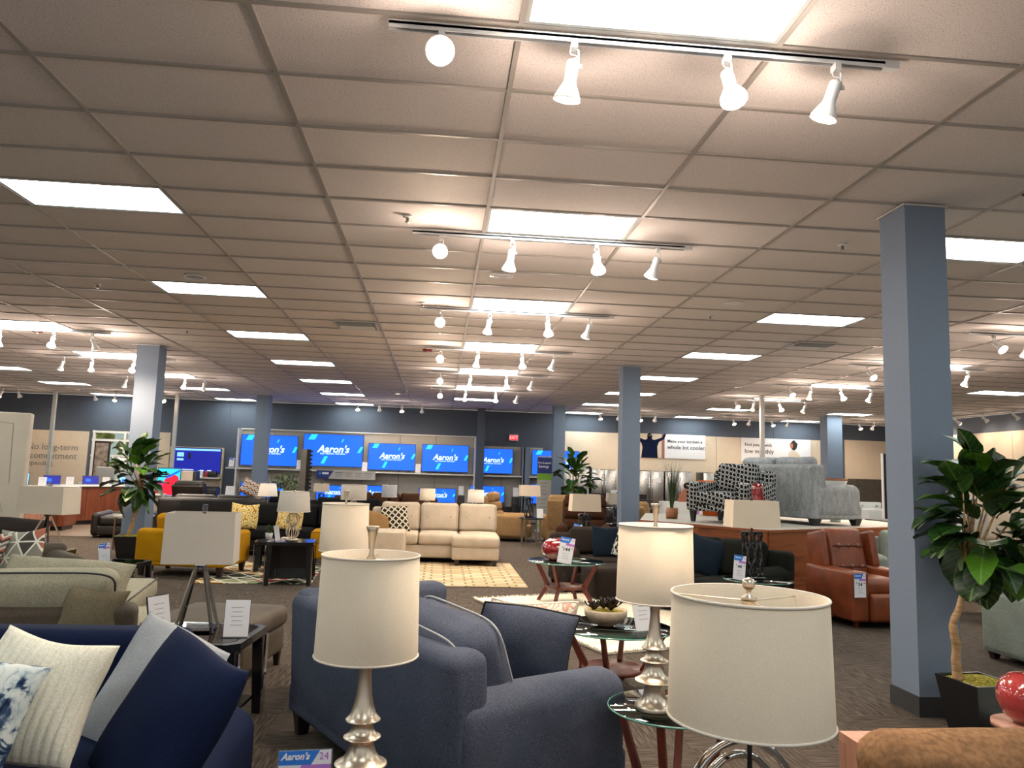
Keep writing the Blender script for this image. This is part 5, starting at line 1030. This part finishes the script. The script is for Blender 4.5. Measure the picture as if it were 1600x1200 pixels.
t=thing('exit_sign','red lit EXIT sign high on the dark wall','exit sign',(2.06,20.93,2.62)); rbox('housing',.30,.07,.20,.01,MT['white'],t,(0,0,.10),k=1); box('face',.27,.006,.16,MT['exitred'],t,(0,-.038,.10)); text('exit_lettering','EXIT',.13,MT['exitw'],t,(0,-.043,.10),bold=.002)
# slotted upright stands
def slotted(label,loc,h,w,n,rz,mat):
    t=thing('slotted_stand',label,'display stand',loc,rz); box('panel',w,.05,h,MT[mat],t,(0,0,h/2)); box('back_bar',.06,.06,h,MT['dark'],t,(w/2+.04,0,h/2)); g=G()
    for i in range(n): box('peg',.07,.03,h/n*.5,MT['dark'],t,(w/2+.10,0,h*(i+.5)/n))
    box('foot',w+.3,.4,.04,MT['dark'],t,(0,0,.02)); return t
slotted('tall leaning display board with a toothed black edge below the televisions',(-3.28,13.4,0),1.94,.16,22,R(-30),'steel')
slotted('tall black slotted merchandise upright next to the cream wall',(9.55,12.4,0),2.25,.03,24,0,'white')
# ================================================================== WALL TELEVISION, KIOSK AND LAPTOP COUNTER
t=thing('television_niche','cream framed display bay with a navy screen television and shelf','display wall',(0,0,0)); box('back_board',1.62,.05,1.35,MT['cream'],t,(-7.90,20.92,1.40)); box('back_board_low',1.62,.05,.7,MT['greyboard'],t,(-7.90,20.92,.36)); box('shelf',1.66,.4,.04,MT['white'],t,(-7.90,20.74,1.13))
for x in (-8.72,-7.08): box('side_panel',.05,.12,2.07,MT['cream'],t,(x,20.86,1.035))
tv('television with navy smart menu screen on the cream bay',(-7.82,20.78,1.27),1.42,.78,kind='menu',scr='screen_d')
sc=[o for o in bpy.data.objects if o.name.startswith('screen')][-1]
for x,z,w,h_,m in ((0,.33,1.36,.06,'lapscr'),(-.52,.17,.20,.13,'lapscr'),(-.52,.02,.20,.07,'lapscr'),(-.25,.13,.08,.17,'dark'),(-.3,-.29,.4,.02,'logo'),(.15,-.31,.12,.025,'logo'),(.38,-.31,.12,.025,'logo')): box('menu_block',w,.003,h_,MT[m],sc,(x,-.005,z))
def obj1(name,label,cat,loc,parts,rz=0,group=None):
    t=thing(name,label,cat,loc,rz,group)
    for p in parts:
        n_,sx,sy,sz,c,m=p[:6]; r=p[6] if len(p)>6 else .004
        rbox(n_,sx,sy,sz,r,MT[m],t,c,k=1)
    return t
obj1('product_box','small red and black product box on the cream bay shelf','box',(-7.35,20.68,1.15),[('carton',.34,.18,.19,(0,0,.095),'dark'),('red_end',.10,.185,.19,(-.13,0,.095),'redp')]); card('white price card beside the red product box',(-7.68,20.66,1.15),0,.16,.2,hdr=False,lines=1,stand=False)
obj1('laser_printer','black office printer standing before the cream bay','printer',(-7.10,19.6,.5),[('body',.62,.45,.36,(0,0,.18),'dark',.03),('lid',.58,.40,.04,(0,0,.38),'base',.01),('output_tray',.4,.2,.03,(0,-.25,.22),'base',.01)])
obj1('display_plinth','dark plinth carrying the office printer','plinth',(-7.3,19.7,0),[('body',1.5,.7,.48,(0,0,.24),'darkwood',.01),('top',1.55,.75,.02,(0,0,.49),'dark',.004)])
# vertical red television
t=thing('television','television stood upright with a red, pink and cyan abstract picture','television',(-7.35,17.0,.68),R(4)); rbox('housing',.58,.06,.74,.008,MT['dark'],t,(0,.03,.37),k=1); s_=box('screen',.55,.006,.70,MT['cyan'],t,(0,-.004,.37))
link('red_shape',M_(prism_g([(-.27,-.34),(.27,-.34),(.27,.02),(.22,.16),(.12,.20),(-.02,.18),(-.10,.06),(-.16,-.06),(-.27,-.14)],.002)),MT['redscr'],s_,(0,-.004,0)); link('pink_shape',M_(prism_g([(-.27,-.34),(-.22,-.34),(-.10,.0),(-.16,.04),(-.27,-.02)],.002)),MT['magenta'],s_,(0,-.0055,0)); link('blue_shape',M_(prism_g([(-.10,.08),(.0,.18),(.27,.34),(.27,.28),(.02,.12)],.002)),MT['screen'],s_,(0,-.0065,0))
obj1('fabric_screen_wall','pale fluted side of the upright television stand','display stand',(-6.86,17.02,0),[('board',.30,.3,1.36,(0,0,.68),'cream',.02),('black_profile',.08,.34,1.36,(.20,0,.68),'dark',.02)]); obj1('media_stand','low white stand beneath the upright television','stand',(-7.40,17.05,0),[('top',.7,.5,.05,(0,0,.62),'white'),('body',.66,.46,.55,(0,0,.28),'white')])
# kiosk with phone picture
t=thing('display_kiosk','tall white advertising kiosk with faint line drawing and vivid phone screen','kiosk',(-6.25,6.35,0),R(16)); rbox('panel',1.40,.22,2.12,.02,MT['cream'],t,(0,0,1.06),k=2)
g=G()
for pts in ([(.28,2.0),(.52,1.98),(.54,1.22),(.42,1.20),(.28,1.98)],[(.40,1.2),(.50,.86),(.38,.86)],[(.1,1.52),(.34,1.52)]): g.add(*tube_g([(x,-.113,z) for x,z in pts],.0022,4))
link('line_drawing',g.mesh(),MT['greyink'],t)
s_=link('phone_screen',M_(prism_g([(-.60,1.02),(.12,1.02),(.30,1.50),(-.60,1.54)],.01)),MT['screen'],t,(0,-.116,0)); link('magenta_field',M_(prism_g([(-.60,1.03),(.11,1.03),(.18,1.20),(-.02,1.24),(-.60,1.2)],.002)),MT['magenta'],s_,(0,-.008,0)); link('green_field',M_(prism_g([(-.60,1.2),(-.02,1.24),(.18,1.20),(.26,1.40),(.10,1.36),(-.2,1.42),(-.6,1.3)],.002)),MT['greenscr'],s_,(0,-.009,0)); link('dark_bar',M_(prism_g([(-.60,1.535),(.30,1.495),(.285,1.46),(-.60,1.49)],.002)),MT['screen_d'],s_,(0,-.010,0))
# left appliance counter with pinkish wood and stock pot
t=thing('kitchen_island_display','island display with pinkish wood doors and cream top at the picture edge','cabinet',(-9.6,12.6,0),R(12)); rbox('worktop',2.7,.85,.04,.008,MT['cream'],t,(0,0,.92),k=1); box('carcass',2.6,.76,.84,MT['pink'],t,(0,0,.48)); box('toe_kick',2.5,.7,.08,MT['dark'],t,(0,0,.04))
for i in range(4):
    d_=box('door',.60,.02,.55,MT['pink'],t,(-.975+i*.65,-.39,.38)); box('handle',.012,.02,.10,MT['nickel'],d_,(.24,-.02,.2)); d2=box('drawer_front',.60,.02,.2,MT['pink'],t,(-.975+i*.65,-.39,.78)); box('handle',.14,.02,.012,MT['nickel'],d2,(0,-.02,0))
t=thing('slow_cooker','steel and black countertop cooker on the island display','appliance',(-8.74,12.35,.94)); lathe('steel_body',[(0,0),(.15,0),(.165,.05),(.165,.21),(0,.21)],MT['steel'],t,n=28); lathe('lid',[(.17,.21),(.17,.235),(.10,.255),(.02,.26),(.02,.28),(0,.28),(0,.21)],MT['dark'],t,n=28); rbox('handle',.06,.08,.14,.015,MT['dark'],t,(.19,0,.12))
t=thing('laptop_counter','long veneer counter with white top holding open laptops','counter',(-8.70,16.45,0),R(58))
def ctr(t,L,n):
    rbox('worktop',L,.9,.04,.008,MT['white'],t,(0,0,.93),k=1); box('toe_kick',L-.1,.7,.10,MT['dark'],t,(0,0,.05))
    for i in range(n): box('veneer_panel',L/n-.008,.80,.80,MT['veneer_v'],t,(-L/2+L/n*(i+.5),0,.51))
ctr(t,3.0,4)
t=thing('laptop_counter','second veneer counter angled to meet the first laptop counter','counter',(-9.7,13.95,0),R(8)); ctr(t,2.6,3)
def laptop(label,loc,rz,scr,w=.36):
    t=thing('laptop',label,'laptop',loc,rz); rbox('keyboard_base',w,w*.66,.018,.005,MT['steel'],t,(0,0,.009),k=1); l=box('lid',w,.01,w*.62,MT['dark'],t,(0,w*.36,w*.31),(R(-12),0,0)); s=box('screen',w*.95,.003,w*.55,MT[scr],l,(0,-.007,0)); box('window_block',w*.3,.002,w*.2,MT['screen'],s,(-w*.15,-.003,0)); return t
laptop('larger open laptop with pale blue desktop on the counter',(-9.60,14.0,.95),R(12),'lapscr',.46); laptop('open laptop with dark blue wallpaper on the counter',(-9.35,15.1,.95),R(28),'screen_d',.36); laptop('second open laptop with dark blue wallpaper near the window',(-8.85,16.0,.95),R(34),'screen_d',.36); laptop('open laptop with light blue screen beside the fig plant',(-8.35,16.9,.95),R(38),'lapscr',.34)
for i,(x,y) in enumerate(((-9.15,14.25),(-9.02,15.25),(-8.55,16.1))): card('white price card after laptop number %s from the kiosk'%('one','two','three')[i],(x,y,.95),R(20),.16,.2,hdr=False,lines=2,stand=False)
t=thing('task_chair','grey shell chair on the far side of the laptop counter','chair',(-9.55,18.2,0)); rbox('seat_shell',.5,.5,.08,.03,MT['greyboard'],t,(0,0,.75)); rbox('backrest',.5,.08,.62,.04,MT['greyboard'],t,(0,.22,1.08)); lathe('pedestal',[(0,0),(.25,0),(.24,.03),(.03,.06),(.03,.72),(0,.72)],MT['chrome'],t,n=20)
t=thing('leaning_poster','brown toned portrait poster standing in front of the window','poster',(-10.1,19.4,.95),R(-8)); rbox('board',.46,.05,1.12,.01,MT['darkwood'],t,(0,0,.62),k=1); box('print',.38,.004,1.0,plain('sepia print',(.35,.27,.22),.6,var=.6,scale=7),t,(0,-.028,.62)); box('foot',.3,.3,.05,MT['dark'],t,(0,0,.025))
obj1('display_block','white low display block beside the window','plinth',(-10.1,19.4,0),[('block',.9,.6,.93,(0,0,.47),'white',.01)])
text('wall_lettering','No long-term',.27,MT['greyink'],wback,(-11.48,YB-.038,1.93),align='RIGHT'); text('wall_lettering','commitment',.27,MT['greyink'],wback,(-11.50,YB-.038,1.66),align='RIGHT'); text('wall_lettering','spending.',.20,MT['greyink'],wback,(-12.15,YB-.038,1.43),align='RIGHT')
# furniture around the potted fig column
sofa('leather_chaise','dark brown leather chaise with nailhead trim beside the far column','sofa',(-6.8,13.1,0),R(10),1.1,1.3,'dbrown',seat=.42,back=.55,arm=.5,aw=.15,n=1,lh=.06,bcush=False)
t=thing('side_table','slim copper legged side table beside the far column','side table',(-5.72,10.6,0)); box('table_top',.55,.45,.03,MT['greyboard'],t,(0,0,.58)); 
for i in(-1,1):
    for j in(-1,1): box('leg',.03,.03,.57,MT['bronze'],t,(i*.25,j*.2,.285))
box('lower_rail',.5,.4,.02,MT['dark'],t,(0,0,.15))
t=thing('letter_cushion','black cushion with a large white letter S beside the far column','pillow',(-5.72,10.75,.595)); rbox('cushion_body',.30,.10,.30,.04,MT['dark'],t,(0,0,.15)); text('letter_print','S',.26,MT['card'],t,(-.02,-.055,.15),bold=.008)
obj1('wall_shelf_display','white bracket shelf with a small red box near the fig plant','shelf',(-7.0,14.9,.0),[('post',.25,.2,.78,(.15,0,.39),'greyboard'),('shelf',.55,.4,.04,(0,0,.80),'white')]); card('small price card on the bracket shelf near the fig plant',(-7.15,14.8,.82),0,.14,.2,hdr=False,lines=1,stand=False); obj1('gift_box','tiny red box on the bracket shelf','box',(-6.9,14.85,.82),[('carton',.15,.12,.15,(0,0,.075),'redp')])
# dark leather sofas behind the mustard armchair
sofa('leather_sofa','black brown leather sofa between the column and the printer','sofa',(-4.75,12.3,0),R(184),2.1,1.0,'dbrown',seat=.45,back=.92,arm=.66,aw=.26,n=2,ar=.12,backh=.88)
recliner('black brown leather recliner behind the leather sofa',(-6.2,16.0,0),R(160),'dbrown',1.05,1.0,1.08,rolls=2)
t=thing('sideboard','long black sideboard with a planter and price card on top','cabinet',(-4.05,14.0,0)); box('top',2.6,.5,.03,MT['black'],t,(0,0,.80)); box('carcass',2.5,.46,.70,MT['black'],t,(0,0,.43)); 
for i in range(4): d_=box('door',.60,.02,.6,MT['darkwood'],t,(-.94+i*.625,-.24,.44)); box('handle',.01,.02,.1,MT['nickel'],d_,(.25,-.02,0))
for i in(-1,1): box('leg',.06,.4,.08,MT['black'],t,(i*1.15,0,.04))
card('white price card on the black sideboard',(-4.95,13.85,.82),0,.20,.26,hdr=False,lines=2,stand=False)
t=thing('potted_plant','round leaved grey green plant in a long black planter','potted plant',(-3.75,13.95,.815)); rbox('planter',.62,.24,.18,.01,MT['pot'],t,(0,0,.09),k=1); rs=random.Random(9); g=G(); g2=G()
for i in range(260):
    a=rs.random()*2*PI; el=rs.uniform(.15,1.4); r=rs.uniform(.16,.42); p=Vector((r*math.cos(a)*math.cos(el)*1.1,r*math.sin(a)*math.cos(el)*.6,.18+r*math.sin(el))); s=rs.uniform(.018,.034)
    g.add([(s*math.cos(k*PI/3),s*math.sin(k*PI/3),0) for k in range(6)],[(0,1,2,3,4,5)],M=T(p,(rs.random()*3,rs.random()*3,0)))
    if i%12==0: g2.add(*tube_g([(0,0,.1),tuple(p*.6+Vector((0,0,.05))),tuple(p)],.004,4))
link('round_leaves',g.mesh(),MT['sleaf'],t)['kind']='stuff'; link('stems',g2.mesh(),MT['bark'],t)
sofa('dark_brown_sofa','dark brown sofa directly behind the beige chaise sectional','sofa',(-1.55,14.6,0),0,2.5,1.0,'brownf',seat=.46,back=.98,arm=.66,aw=.25,n=3,ar=.12)
sofa('striped_sofa','black sofa with a striped throw pillow behind the black sectional','sofa',(-2.2,12.8,0),0,1.8,.95,'black_f',seat=.45,back=.90,arm=.62,aw=.22,n=2)
pillow('black, tan and cream striped pillow lying on the black sofa back',.48,.40,.15,'p_chev',(-4.2,12.45,.92),(R(-40),R(28),R(10)),seed=81)
# background lamps on small tables
def bglamp(label,x,y,zt,kind,**k):
    t=thing('end_table','small dark end table under the '+k['tl'],'end table',(x,y,0)); box('table_top',.42,.42,.03,MT['black'],t,(0,0,zt-.015))
    for i in(-1,1):
        for j in(-1,1): box('leg',.035,.035,zt-.03,MT['black'],t,(i*.18,j*.18,(zt-.03)/2))
    if kind=='cone': cone_lamp(label,(x,y,zt+.002),k['bh'],.05,.03,k['sh'],k['rt'],k['rb'],k.get('mat','bronze'),k.get('shade','shade_w'))
    elif kind=='wavy': wavy_lamp(label,(x,y,zt+.002),0,k['bh'],.15,k['sh'],k['sw'],k['sd'],shade=k.get('shade','shade'),n=7)
    else: orb_lamp(label,(x,y,zt+.002),.075,k['sh'],k['rt'],k['rb'],k.get('shade','shade_g'),no=k.get('no',1))
bglamp('flared white shade lamp with dark conical base below the first television',-3.63,11.6,.60,'cone',bh=.34,sh=.24,rt=.15,rb=.19,mat='darkwood',shade='shade_w',tl='flared white lamp')
bglamp('double orb lamp with grey drum shade behind the black sectional',-1.98,8.35+3.4,.58,'orb',sh=.29,rt=.255,rb=.255,no=2,tl='double orb lamp with drum shade')
bglamp('small tan square lamp peeking over a drum shade under the television sign',-3.17,15.4,.62,'wavy',bh=.30,sh=.20,sw=.36,sd=.22,tl='small tan square lamp')
bglamp('pale grey square shade lamp in front of the low third television',-1.32,12.4,.62,'cone',bh=.34,sh=.24,rt=.155,rb=.16,mat='darkwood',shade='greyf',tl='pale grey square lamp')
bglamp('tan shade lamp with looped wire base above the beige chaise',-.53,12.6,.58,'orb',sh=.24,rt=.165,rb=.165,no=2,shade='shade',tl='tan shade wire lamp')
bglamp('beige shade lamp with black rod base behind the spindle lamp finial',3.25,11.2,.62,'wavy',bh=.34,sh=.22,sw=.42,sd=.25,shade='shade_g',tl='beige lamp with black rods')
# ================================================================== KITCHEN WALL
def poster(label,x0,x1,z0,z1): 
    t=thing('wall_poster',label,'poster',((x0+x1)/2,YB-.05,(z0+z1)/2)); box('board',x1-x0,.02,z1-z0,MT['card'],t); return t
t=poster('white wall poster reading Make your kitchen a whole lot cooler',6.10,8.51,2.22,3.02)
link('print_background',M_(box_g(.98,.003,.80,(-.715,-.012,0))),MT['cream'],t)
q=link('person_print',M_(prism_g([(-.98,-.40),(-.42,-.40),(-.44,-.02),(-.38,.13),(-.20,.24),(-.14,.40),(-.22,.40),(-.28,.28),(-.55,.19),(-.62,.22),(-.62,.36),(-.78,.36),(-.78,.22),(-.86,.19),(-1.1,.27),(-1.16,.38),(-1.2,.34),(-1.17,.24),(-.98,.08),(-.94,-.05)],.002)),MT['navy'],t,(0,-.015,0))
lathe('head_print',[(0,0),(.085,0),(.085,.002),(0,.002)],MT['dark'],t,(-.70,-.016,.33),(PI/2,0,0),n=20); box('door_print',.10,.002,.80,plain('mauve print',(.30,.12,.11),.6),t,(-.24,-.014,0))
text('poster_lettering','Make your kitchen a',.145,MT['ink'],t,(-.10,-.014,.17),align='LEFT',bold=.002); text('poster_lettering','whole lot cooler.',.19,MT['ink'],t,(-.10,-.014,-.03),align='LEFT',bold=.002)
t=poster('white wall poster reading Find peace with low monthly',9.75,12.18,2.20,3.0)
text('poster_lettering','Find peace with',.15,MT['ink'],t,(-1.1,-.014,.17),align='LEFT',bold=.002); text('poster_lettering','low monthly',.20,MT['ink'],t,(-1.1,-.014,-.05),align='LEFT',bold=.002); text('poster_lettering','payments.',.20,MT['greyink'],t,(-1.1,-.012,-.27),align='LEFT') if False else None
hp=[(.62+.13*math.cos(a)*(1+.12*math.sin(5*a)),.20+.16*math.sin(a)*(1+.10*math.cos(4*a))) for a in [k*2*PI/24 for k in range(24)]]
link('hair_print',M_(prism_g(hp,.002)),MT['dark'],t,(0,-.012,0)); link('face_print',M_(prism_g([(.54+.055*math.cos(a),.18+.09*math.sin(a)) for a in [k*2*PI/16 for k in range(16)]],.002)),MT['skin'],t,(0,-.014,0)); link('shoulder_print',M_(prism_g([(.40,-.40),(.84,-.40),(.82,-.12),(.66,.02),(.54,.04),(.44,-.06)],.002)),MT['cream'],t,(0,-.0145,0))
t=thing('wall_poster','small poster of a dark figure high on the cream side wall','poster',(XR-.06,13.6,2.6),PI/2); box('board',.5,.02,.9,MT['card'],t); link('figure_print',M_(prism_g([(-.12,-.4),(.14,-.4),(.10,.1),(.05,.35),(-.06,.35),(-.10,.1)],.002)),MT['dark'],t,(0,.012,0))
def fridge(label,x,y,w=.88,h=1.78,m='steel'):
    t=thing('refrigerator',label,'refrigerator',(x,y,0)); rbox('cabinet',w,.66,h-.02,.01,MT['dark'],t,(0,.05,h/2+.01),k=1)
    for s in(-1,1):
        d_=rbox('door',w/2-.01,.06,h*.62,.012,MT[m],t,(s*w/4,-.31,h*.68),k=1); lathe('handle',[(0,0),(.012,0),(.012,h*.45),(0,h*.45)],MT['chrome'],d_,(-s*(w/4-.05),-.06,-h*.22),n=8)
    d_=rbox('freezer_drawer',w-.01,.06,h*.30,.012,MT[m],t,(0,-.31,h*.20),k=1); return t
for i,(x,w_,l) in enumerate(((3.95,.86,'first in the row, behind the fig leaves'),(4.86,.80,'second in the row, beside the column'),(6.35,.86,'third in the row, past the column'),(7.25,.86,'fourth in the row, behind the tall grass'),(8.5,.86,'fifth in the row, behind the patterned armchair'))):
    fridge('stainless steel refrigerator, '+l,x,20.2,w_)
    card('price card stuck high on the refrigerator, '+l,(x+(-.25 if i%2 else .22),19.83,1.42),0,.22,.34,hdr=False,lines=1,stand=False)
def stove(label,x,y,m='dark',h=.92):
    t=thing('range_cooker',label,'stove',(x,y,0)); rbox('cabinet',.76,.66,h-.04,.008,MT[m],t,(0,0,h/2),k=1); d_=rbox('oven_door',.72,.04,.50,.008,MT['black'],t,(0,-.34,.50),k=1); lathe('handle',[(0,0),(.012,0),(.012,.6),(0,.6)],MT['chrome'],d_,(-.3,-.05,.20),(0,PI/2,0),n=8); box('cooktop',.76,.66,.02,MT['black'],t,(0,0,h)); box('backguard',.76,.06,.16,MT['black'],t,(0,.30,h+.08))
    for q in range(4): lathe('burner',[(0,0),(.09,0),(.09,.012),(.07,.012),(0,.008)],MT['base'],t,(-.18+.36*(q%2),-.14+.28*(q//2),h+.01),n=16); lathe('knob',[(0,0),(.02,0),(.018,.03),(0,.03)],MT['steel'],t,(-.25+.16*q,-.345,.80),(PI/2,0,0),n=10)
    return t
for i,x in enumerate((3.5,4.35,5.2)): stove('black range cooker, %s in the row behind the recliners'%ordn[i],x,17.2)
card('price sign standing on the first black range cooker',(3.72,17.0,.935),0,.2,.26,hdr=False,lines=1,stand=False); card('price sign standing on the second black range cooker',(4.55,17.0,.935),0,.22,.26,hdr=False,lines=1,stand=False)
t=thing('appliance_display','white curved panel display with an orange and violet poster cut-out','display',(5.1,12.6,0)); g=G(); pl=[(-.55,0),(.42,0),(.42,.75),(.30,.98),(.10,1.05),(-.55,1.05)]; link('white_panel',M_(prism_g(pl,.3)),MT['white'],t); q=link('orange_figure_print',M_(prism_g([(-.22,1.05),(.16,1.05),(.14,1.22),(.04,1.34),(-.10,1.32),(-.18,1.2)],.01)),MT['skin'],t,(0,-.14,0)); lathe('head_print',[(0,0),(.07,0),(.07,.01),(0,.01)],MT['brownf'],t,(-.02,-.14,1.40),(PI/2,0,0),n=16); box('violet_stripe',.16,.004,.2,MT['purple'],t,(.18,-.155,.90))
t=recliner('tan rounded recliner beyond the blue column',(4.15,12.2,0),R(120),'tan',.9,.9,1.0,rolls=2)
# washers by the cream wall
def washer(label,x,y,m='white',rz=0):
    t=thing('washing_machine',label,'washing machine',(x,y,0),rz); rbox('cabinet',.68,.68,.90,.02,MT[m],t,(0,0,.46)); rbox('lid',.52,.46,.02,.01,MT['white'],t,(0,-.06,.92)); rbox('control_panel',.68,.14,.18,.02,MT[m],t,(0,.26,1.0))
    for q in(-1,1): lathe('dial',[(0,0),(.03,0),(.025,.03),(0,.03)],MT['steel'],t,(q*.2,.19,1.0),(PI/2,0,0),n=14)
    return t
washer('white top loading washing machine behind the velvet sofa arm',11.15,15.5); washer('second white washing machine beside the slotted upright',11.95,15.5); washer('white washing machine glimpsed behind the large fig plant',13.7,15.4)
card('price sign standing on the second washing machine',(11.9,15.55,1.1),0,.24,.36,hdr=False,lines=2,stand=False)
obj1('wood_cabinet_display','brown wooden cabinet standing behind the washing machines','cabinet',(12.0,17.3,0),[('carcass',.9,.5,1.70,(0,0,.86),'taupe',.01),('white_side_panel',.10,.5,1.70,(.52,0,.86),'white',.01)])
t=thing('dinette_table','dark table with white discs past the velvet sofa','table',(8.1,9.3,0),R(6)); rbox('table_top',1.1,.8,.05,.01,MT['darkwood'],t,(0,0,.90)); 
for i in(-1,1):
    for j in(-1,1): box('leg',.06,.06,.88,MT['darkwood'],t,(i*.48,j*.33,.44))
box('apron',1.0,.7,.12,MT['bark'],t,(0,0,.81))
lathe('plate_body',[(0,0),(.16,.0),(.20,.02),(.19,.03),(0,.02)],MT['card'],thing('dinner_plate','white plate on the dark dinette table','plate',(8.15,9.2,.926)),n=24)
sofa('sage_recliner_sofa','pale sage armchair behind the cognac recliner','armchair',(6.1,6.1,0),R(-20),1.1,.9,'sage',seat=.45,back=.90,arm=.62,aw=.2,n=1)
# black shelf unit with a box, before the cream wall
t=thing('wall_shelf','black shelf unit with cream boxes behind the ring lamps','shelf',(12.2,9.6,0)); box('top_shelf',2.6,.5,.04,MT['dark'],t,(0,0,.95)); box('mid_shelf',2.6,.5,.04,MT['dark'],t,(0,0,.5)); box('back',2.6,.04,.95,MT['dark'],t,(0,.23,.48))
for s in(-1,1): box('side_panel',.05,.5,.95,MT['dark'],t,(s*1.28,0,.48))
obj1('storage_box','cream cardboard box on the black shelf unit','box',(11.45,9.5,.97),[('carton',.45,.35,.26,(0,0,.13),'cream')])
